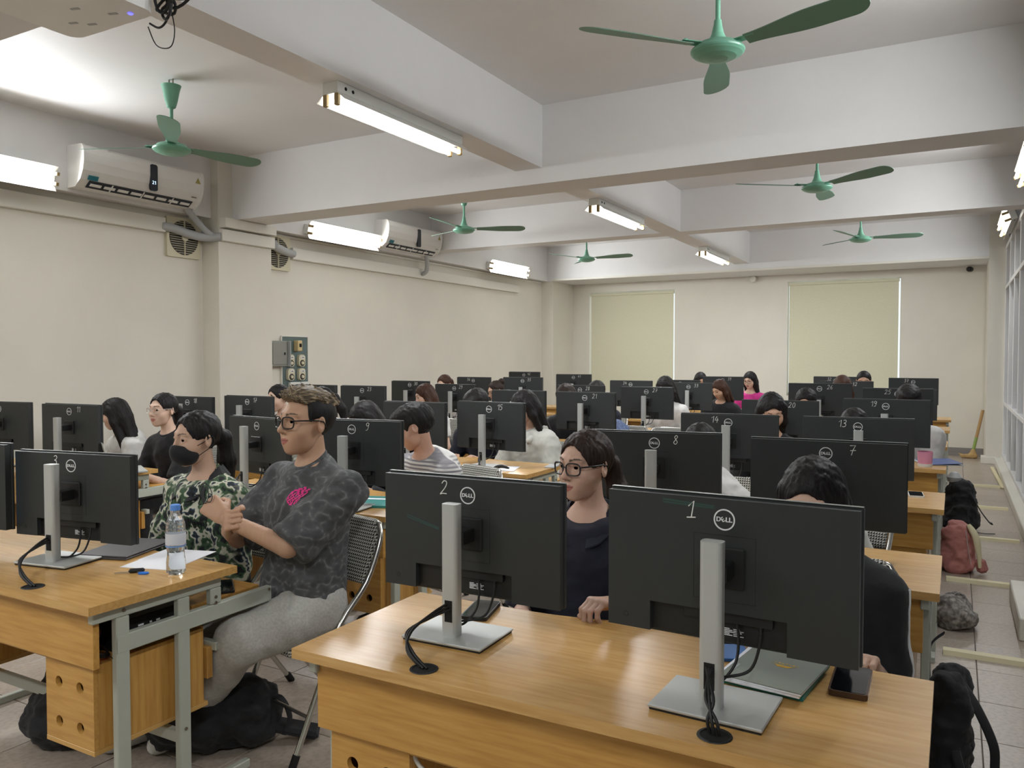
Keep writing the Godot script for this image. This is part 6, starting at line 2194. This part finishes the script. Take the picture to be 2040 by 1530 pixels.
func small_things() -> void:
	var b: MB
	var t: Node3D
	mat("phone_glass", rgb8(16, 18, 22), 0.06)
	mat("paper", rgb8(232, 232, 236), 0.7)
	mat("laptop_grey", rgb8(74, 72, 74), 0.45, 0.3)
	mat("notebook_green", rgb8(118, 124, 112), 0.6)
	mat("gold_print", rgb8(222, 176, 70), 0.35, 0.4)
	mat("teal_cover", rgb8(36, 126, 120), 0.45)
	mat("phone_brown", rgb8(74, 50, 34), 0.3)
	# front middle desk: closed laptop, papers, bottle, keys
	t = thing("laptop", "closed dark grey laptop on the front middle desk", "laptop", Vector3(-2.705, DESK_Y, -1.9), 0.32)
	b = MB.new()
	b.bx(-0.1, 0.1, 0.0, 0.008, -0.14, 0.14, 0.003)
	part(t, "base", b.mesh(), M.laptop_grey)
	b = MB.new()
	b.bx(-0.099, 0.099, 0.0085, 0.0145, -0.139, 0.139, 0.002)
	part(t, "lid", b.mesh(), M.laptop_grey)
	page(-2.45, -1.89, DESK_Y, 0.2, 0.27, 0.3, 0.0015, "paper_sheet", "white sheets of paper beside the water bottle", "paper", M.paper)
	page(-2.57, -1.955, DESK_Y + 0.0002, 0.02, 0.26, 0.3, 0.001, "paper_sheet", "edge of a white sheet beside the closed laptop", "paper", M.paper)
	t = thing("water_bottle", "clear plastic water bottle with a blue cap", "bottle", Vector3(-2.27, DESK_Y, -1.775))
	var clear := mat("bottle_clear", Color(0.93, 0.96, 0.98, 0.1), 0.05)
	clear.transparency = BaseMaterial3D.TRANSPARENCY_ALPHA
	clear.refraction_enabled = true
	clear.refraction_scale = 0.033
	b = MB.new()
	b.lathe([Vector2(0.0, 0.004), Vector2(0.024, 0.0), Vector2(0.0305, 0.008), Vector2(0.031, 0.04), Vector2(0.028, 0.06), Vector2(0.0275, 0.075), Vector2(0.031, 0.095), Vector2(0.0315, 0.14), Vector2(0.0305, 0.146), Vector2(0.0315, 0.152), Vector2(0.0305, 0.158), Vector2(0.031, 0.164), Vector2(0.026, 0.183), Vector2(0.014, 0.203), Vector2(0.0135, 0.212), Vector2(0, 0.212)], 28)
	part(t, "bottle_body", b.mesh(), clear)
	b = MB.new()
	b.lathe([Vector2(0.0322, 0.1), Vector2(0.0325, 0.138)], 28)
	var lb := mat("bottle_label", Color(0.93, 0.94, 0.97, 0.6), 0.5)
	lb.transparency = BaseMaterial3D.TRANSPARENCY_ALPHA
	part(t, "label_band", b.mesh(), lb)
	b = MB.new()
	b.lathe([Vector2(0.0323, 0.093), Vector2(0.0327, 0.0985)], 28)
	part(t, "blue_band", b.mesh(), mat("band_blue", rgb8(120, 158, 214), 0.5))
	b = MB.new()
	b.lathe([Vector2(0.0, 0.232), Vector2(0.0145, 0.232), Vector2(0.016, 0.23), Vector2(0.0163, 0.213), Vector2(0.0, 0.213)], 24)
	part(t, "cap", b.mesh(), mat("cap_blue", rgb8(92, 146, 222), 0.4))
	t = thing("keys", "motorbike key with a blue tag on the front middle desk", "keys", Vector3(-2.385, DESK_Y, -1.71), 0.5)
	b = MB.new()
	b.box(Vector3(-0.005, 0.007, -0.012), Vector3(0.05, 0.013, 0.02), 0.005, Basis(Vector3.UP, 0.3))
	part(t, "key_head", b.mesh(), M.plastic_dark)
	b = MB.new()
	b.box(Vector3(-0.045, 0.004, 0.004), Vector3(0.05, 0.002, 0.007), 0.0008, Basis(Vector3.UP, 0.3))
	part(t, "key_blade", b.mesh(), M.chrome)
	b = MB.new()
	b.prism(rounded(-0.017, 0.017, -0.011, 0.011, 0.01), Vector3(0.026, 0.001, 0.006), Vector3.RIGHT, Vector3.FORWARD, 0.0, 0.004)
	part(t, "key_tag", b.mesh(), mat("tag_blue", rgb8(40, 120, 220), 0.4))
	b = MB.new()
	var ring := []
	for i in 13:
		ring.append(Vector3(0.008 + cos(TAU * i / 12) * 0.007, 0.004, 0.0 + sin(TAU * i / 12) * 0.007))
	b.tube(ring, 0.0008, 6)
	part(t, "key_ring", b.mesh(), M.chrome)
	phone(Vector3(-2.33, 0.63, -2.02), 0.9, Vector3(0.075, 0.009, 0.16), "black smartphone on the keyboard shelf of the front middle desk", M.plastic_dark)
	t = thing("keyboard", "black and grey keyboard on the keyboard shelf of the front middle desk", "keyboard", Vector3(-2.72, 0.63, -1.98))
	b = MB.new()
	b.bx(-0.2, 0.2, 0, 0.014, -0.065, 0.065, 0.004)
	part(t, "base", b.mesh(), M.tape_grey)
	b = MB.new()
	for r in 5:
		for c in 18:
			b.box(Vector3(-0.187 + c * 0.022, 0.017, -0.05 + r * 0.024), Vector3(0.019, 0.008, 0.02), 0.002)
	part(t, "keys", b.mesh(), M.plastic_dark).set_meta("kind", "stuff")
	# front desk by the windows
	phone(Vector3(-1.165, DESK_Y, -1.92), 0.25, Vector3(0.075, 0.011, 0.155), "smartphone in a dark case behind the stand of the monitor marked 2", M.plastic_dark)
	phone(Vector3(-0.19, DESK_Y, -1.885), 0.02, Vector3(0.078, 0.013, 0.165), "smartphone in a brown case on the right of the front desk", M.phone_brown)
	page(-0.345, -1.865, DESK_Y, 0.18, 0.235, -0.1, 0.012, "textbook", "teal textbook at the bottom of the pile on the front desk", "book", M.teal_cover)
	page(-0.35, -1.845, DESK_Y + 0.0122, 0.185, 0.23, -0.12, 0.006, "paper_pad", "white paper pad under the grey-green notebook", "paper", M.paper)
	t = thing("notebook", "grey-green notebook with a gold bowl print on the front desk", "notebook", Vector3(-0.34, DESK_Y + 0.0185, -1.84), -0.14)
	b = MB.new()
	b.bx(-0.088, 0.088, 0.0, 0.005, -0.112, 0.112, 0.001)
	part(t, "pages", b.mesh(), M.paper)
	b = MB.new()
	b.bx(-0.089, 0.089, 0.0052, 0.0068, -0.113, 0.113, 0.0005)
	part(t, "notebook_face", b.mesh(), M.notebook_green)
	b = MB.new()
	b.prism(PackedVector2Array([Vector2(-0.028, 0.0), Vector2(-0.018, -0.003), Vector2(-0.012, -0.012), Vector2(0.012, -0.012), Vector2(0.018, -0.003), Vector2(0.028, 0.0)]), Vector3(0.01, 0.0069, -0.02), Vector3.RIGHT, Vector3.FORWARD, 0.0, 0.0004)
	part(t, "gold_print", b.mesh(), M.gold_print)
	b = MB.new()
	for i in 7:
		b.bx(-0.014 + i * 0.008, -0.009 + i * 0.008, 0.0069, 0.0072, -0.032 - 0.002 * (i % 2), -0.029 + 0.001 * (i % 3), 0.0)
	part(t, "gold_marks", b.mesh(), M.gold_print).set_meta("kind", "stuff")
	b = MB.new()
	for i in 8:
		b.bx(-0.077, -0.072, 0.0069, 0.0072, 0.03 + i * 0.007, 0.035 + i * 0.007, 0.0)
	part(t, "grey_marks", b.mesh(), M.tape_grey).set_meta("kind", "stuff")
	page(-0.462, -1.94, DESK_Y, 0.07, 0.1, 0.4, 0.008, "picture_book", "blue picture book behind the stand of the monitor marked 1", "book", mat("cover_blue", rgb8(58, 112, 176), 0.4))
	# other desks
	page(-2.5, -3.13, DESK_Y, 0.19, 0.26, 0.35, 0.012, "textbook", "teal and white textbook beside the stand of the monitor marked 9", "book", M.teal_cover)
	page(-2.55, -3.16, DESK_Y + 0.0125, 0.2, 0.03, 0.35, 0.001, "paper_slip", "white paper slip on the teal textbook", "paper", M.paper)
	page(-3.3, -3.0, DESK_Y, 0.2, 0.28, 0.2, 0.001, "paper_sheet", "white sheet in front of the stand of the monitor in the second row middle", "paper", M.paper)
	page(-2.55, -4.5, DESK_Y, 0.16, 0.22, 0.3, 0.004, "notepad", "white notepad by the stand of the monitor marked 15", "paper", M.paper)
	page(-2.33, -4.75, DESK_Y, 0.07, 0.15, 0.2, 0.008, "phone_face_down", "pale phone lying on the third row middle desk", "phone", M.tape_grey)
	b = MB.new()
	b.tube(curve([Vector3(-0.05, 0.014, 0), Vector3(0, 0.03, 0.01), Vector3(0.05, 0.016, -0.01)]), [0.008, 0.009, 0.011, 0.012, 0.012, 0.012, 0.012, 0.011, 0.01, 0.009, 0.008, 0.006, 0.005], 8)
	single("pencil_case", b.mesh(), M.plastic_dark, "small black pencil pouch on the white notepad", "pouch", Vector3(-2.53, DESK_Y, -4.42), Vector3(0, 0.3, 0))
	phone(Vector3(-0.17, DESK_Y, -4.68), 0.1, Vector3(0.072, 0.009, 0.15), "white smartphone on the third row desk by the windows", M.steel_white)
	t = thing("cup", "pink translucent cup with a white base on the fourth row desk", "cup", Vector3(-0.165, DESK_Y, -5.97))
	b = MB.new()
	b.lathe([Vector2(0.0, 0.02), Vector2(0.043, 0.02), Vector2(0.047, 0.1), Vector2(0.044, 0.1), Vector2(0.041, 0.024), Vector2(0, 0.024)], 24)
	part(t, "cup_wall", b.mesh(), mat("cup_pink", rgb8(222, 150, 176), 0.35))
	b = MB.new()
	b.lathe([Vector2(0.0, 0.0), Vector2(0.043, 0.0), Vector2(0.045, 0.02), Vector2(0.0, 0.0201)], 24)
	part(t, "cup_base", b.mesh(), M.steel_white)
	t = thing("blue_folder", "dark blue folder sticking out over the desk edge beside the pink cup", "folder", Vector3(-0.1, DESK_Y + 0.004, -6.2), 0.3)
	b = MB.new()
	b.box(Vector3(0, 0.006, 0), Vector3(0.24, 0.003, 0.3), 0.001, Basis(Vector3.BACK, 0.06))
	part(t, "flap", b.mesh(), mat("folder_blue", rgb8(28, 70, 140), 0.35))
	b = MB.new()
	b.box(Vector3(0, 0.0, 0), Vector3(0.25, 0.003, 0.31), 0.001)
	part(t, "back", b.mesh(), M.tape_grey)
	t = thing("open_laptop", "silver laptop open behind the monitor marked 11", "laptop", Vector3(-4.62, DESK_Y, -3.26), -0.5)
	b = MB.new()
	b.bx(-0.15, 0.15, 0, 0.012, -0.1, 0.1, 0.003)
	part(t, "base", b.mesh(), M.stand_silver)
	b = MB.new()
	b.box(Vector3(0, 0.1, 0.13), Vector3(0.3, 0.2, 0.006), 0.002, Basis(Vector3.RIGHT, 0.25))
	part(t, "lid", b.mesh(), M.stand_silver)
	# tablet with books in the back row
	page(-2.45, -10.95, DESK_Y, 0.2, 0.14, 0.0, 0.03, "book_stack", "white books on the back row desk beside the pink jacket", "book", M.paper)
	# bags in the aisle
	t = bag("backpack", "black backpack with a trailing strap against the second row desk", Vector3(0.0, 0, -3.12), 0.0, Vector3(0.115, 0.4, 0.34), M.cloth_black, 3)
	strap(t, [Vector3(0.02, 0.36, -0.05), Vector3(0.08, 0.3, 0.05), Vector3(0.13, 0.2, 0.1), Vector3(0.14, 0.1, 0.1), Vector3(0.2, 0.05, 0.08), Vector3(0.26, 0.045, 0.05), Vector3(0.34, 0.012, -0.03), Vector3(0.38, 0.006, -0.07)], 0.018, M.cloth_black)
	strap(t, [Vector3(0.02, 0.2, 0.2), Vector3(0.05, 0.1, 0.24), Vector3(0.08, 0.03, 0.27), Vector3(0.09, 0.006, 0.36)], 0.018, M.cloth_black)
	strap(t, [Vector3(-0.06, 0.36, 0.0), Vector3(-0.06, 0.46, -0.02), Vector3(-0.02, 0.5, -0.06)], 0.014, M.cloth_black)
	var pm := cloth("cloth_pattern", rgb8(70, 66, 64), rgb8(206, 200, 190), 0.035, 3.0)
	t = bag("pouch_bag", "small black and white patterned bag by the third row desk", Vector3(0.02, 0, -4.98), 0.2, Vector3(0.16, 0.17, 0.2), pm, 5)
	strap(t, [Vector3(-0.02, 0.15, 0.0), Vector3(0.02, 0.19, 0.02), Vector3(0.05, 0.13, 0.02)], 0.012, pm)
	var pk := cloth("cloth_salmon", rgb8(176, 112, 106), rgb8(198, 136, 128), 0.03, 3.0)
	t = bag("tote_bag", "pink bag with cream sides leaning on the fourth row desk", Vector3(0.03, 0, -6.32), 0.1, Vector3(0.17, 0.34, 0.24), pk, 7)
	b = MB.new()
	b.tube(curve([Vector3(0.06, 0.33, 0.06), Vector3(0.1, 0.26, 0.09), Vector3(0.12, 0.15, 0.1), Vector3(0.13, 0.05, 0.1)]), [0.02, 0.022, 0.025, 0.028, 0.03, 0.03, 0.03, 0.03, 0.03, 0.03, 0.028, 0.026, 0.024, 0.022, 0.02, 0.02, 0.02, 0.018, 0.015], 8, true, 0.6)
	part(t, "cream_side", b.mesh(), M.ivory)
	b = MB.new()
	b.box(Vector3(0.14, 0.06, 0.08), Vector3(0.07, 0.1, 0.05), 0.02, Basis(Vector3.BACK, 0.3))
	part(t, "side_pocket", b.mesh(), pk)
	strap(t, [Vector3(0.04, 0.3, 0.12), Vector3(0.05, 0.2, 0.15), Vector3(0.07, 0.08, 0.15)], 0.008, M.cloth_white)
	t = bag("backpack", "black bag with grey plastic on top leaning on the fifth row desk", Vector3(0.06, 0, -7.82), 0.1, Vector3(0.22, 0.44, 0.3), M.cloth_black, 9)
	strap(t, [Vector3(0.06, 0.34, 0.12), Vector3(0.13, 0.2, 0.14), Vector3(0.2, 0.1, 0.1), Vector3(0.23, 0.08, 0.06)], 0.012, M.cloth_black)
	strap(t, [Vector3(0.08, 0.02, 0.16), Vector3(0.16, 0.012, 0.16), Vector3(0.24, 0.008, 0.12)], 0.01, M.cloth_black)
	b = MB.new()
	b.lathe([Vector2(0.0, 0.0), Vector2(0.05, 0.01), Vector2(0.06, 0.05), Vector2(0.03, 0.09), Vector2(0.0, 0.1)], 12, Vector3(-0.05, 0.4, 0.0))
	part(t, "plastic_wrap", b.mesh(), M.tape_grey)
	# black bag lying under the front middle desk
	t = bag("shoulder_bag", "black bag lying on the floor under the front middle desk", Vector3(-2.46, 0, -2.08), 0.65, Vector3(0.42, 0.2, 0.26), M.cloth_black, 11)
	strap(t, [Vector3(0.18, 0.16, 0.0), Vector3(0.25, 0.17, 0.02), Vector3(0.29, 0.1, 0.04), Vector3(0.27, 0.04, 0.06)], 0.018, M.cloth_black)
	b = MB.new()
	b.box(Vector3(0.31, 0.045, 0.02), Vector3(0.18, 0.03, 0.1), 0.012, Basis(Vector3.BACK, -0.25))
	part(t, "end_flap", b.mesh(), M.cloth_black)
	b = MB.new()
	b.box(Vector3(-0.02, 0.075, 0.145), Vector3(0.035, 0.03, 0.004), 0.001)
	part(t, "woven_label", b.mesh(), M.tape_grey)
	t = bag("backpack", "black bag behind the front middle desk's hanging box", Vector3(-2.98, 0, -1.86), 0.1, Vector3(0.3, 0.3, 0.26), M.cloth_black, 13)
	# broom
	t = thing("broom", "straw broom with a green and tan handle leaning in the back right corner", "broom", Vector3(0.22, 0, -13.5))
	b = MB.new()
	b.tube([Vector3(0.03, 0.1, -0.01), Vector3(0.07, 0.3, -0.07)], 0.022, 10)
	part(t, "green_grip", b.mesh(), mat("broom_green", rgb8(136, 160, 78), 0.6))
	b = MB.new()
	b.tube([Vector3(0.07, 0.3, -0.07), Vector3(0.15, 0.7, -0.19)], 0.022, 10)
	part(t, "handle", b.mesh(), mat("broom_tan", rgb8(176, 140, 92), 0.7))
	var f := Field.new(Vector3(-0.2, -0.02, -0.12), Vector3(0.14, 0.2, 0.12), 0.01)
	f.cap(Vector3(0.03, 0.11, -0.01), Vector3(0.03, 0.05, 0), 0.03, 0.05, 0.03)
	f.cap(Vector3(0.04, 0.03, 0), Vector3(-0.1, 0.03, 0.02), 0.045, 0.022, 0.03)
	f.cap(Vector3(-0.1, 0.03, 0.02), Vector3(-0.15, 0.07, 0.03), 0.02, 0.008, 0.03)
	f.cut(Vector3(0, 0.003, 0), Vector3.DOWN, 0.005)
	var k := Pelt.new()
	k.add(noise_push(f.net(), 0.008, 20.0, 2, Vector3(1, 4, 4)), Color.WHITE)
	part(t, "bristles", k.mesh(), mat("broom_straw", rgb8(188, 156, 104), 0.85))

# ---------------------------------------------------------------- scene
func _ready() -> void:
	rng.seed = 7
	var cam := Camera3D.new()
	cam.name = "camera"
	cam.fov = 51.345
	cam.near = 0.05
	cam.far = 100.0
	add_child(cam)
	cam.position = Vector3(0, 1.47, 0)
	cam.rotation = Vector3(-0.0323026, 0.506283, 0)
	cam.current = true
	var we := WorldEnvironment.new()
	we.name = "world"
	var env := Environment.new()
	env.background_mode = Environment.BG_COLOR
	env.background_color = rgb8(226, 232, 236)
	env.tonemap_mode = Environment.TONE_MAPPER_LINEAR
	env.tonemap_exposure = 1.55
	env.sdfgi_enabled = true
	env.ssao_enabled = true
	env.ssil_enabled = true
	we.environment = env
	add_child(we)
	materials()
	lamps()
	room()
	desks()
	monitors()
	fans()
	people()
	fittings()
	small_things()
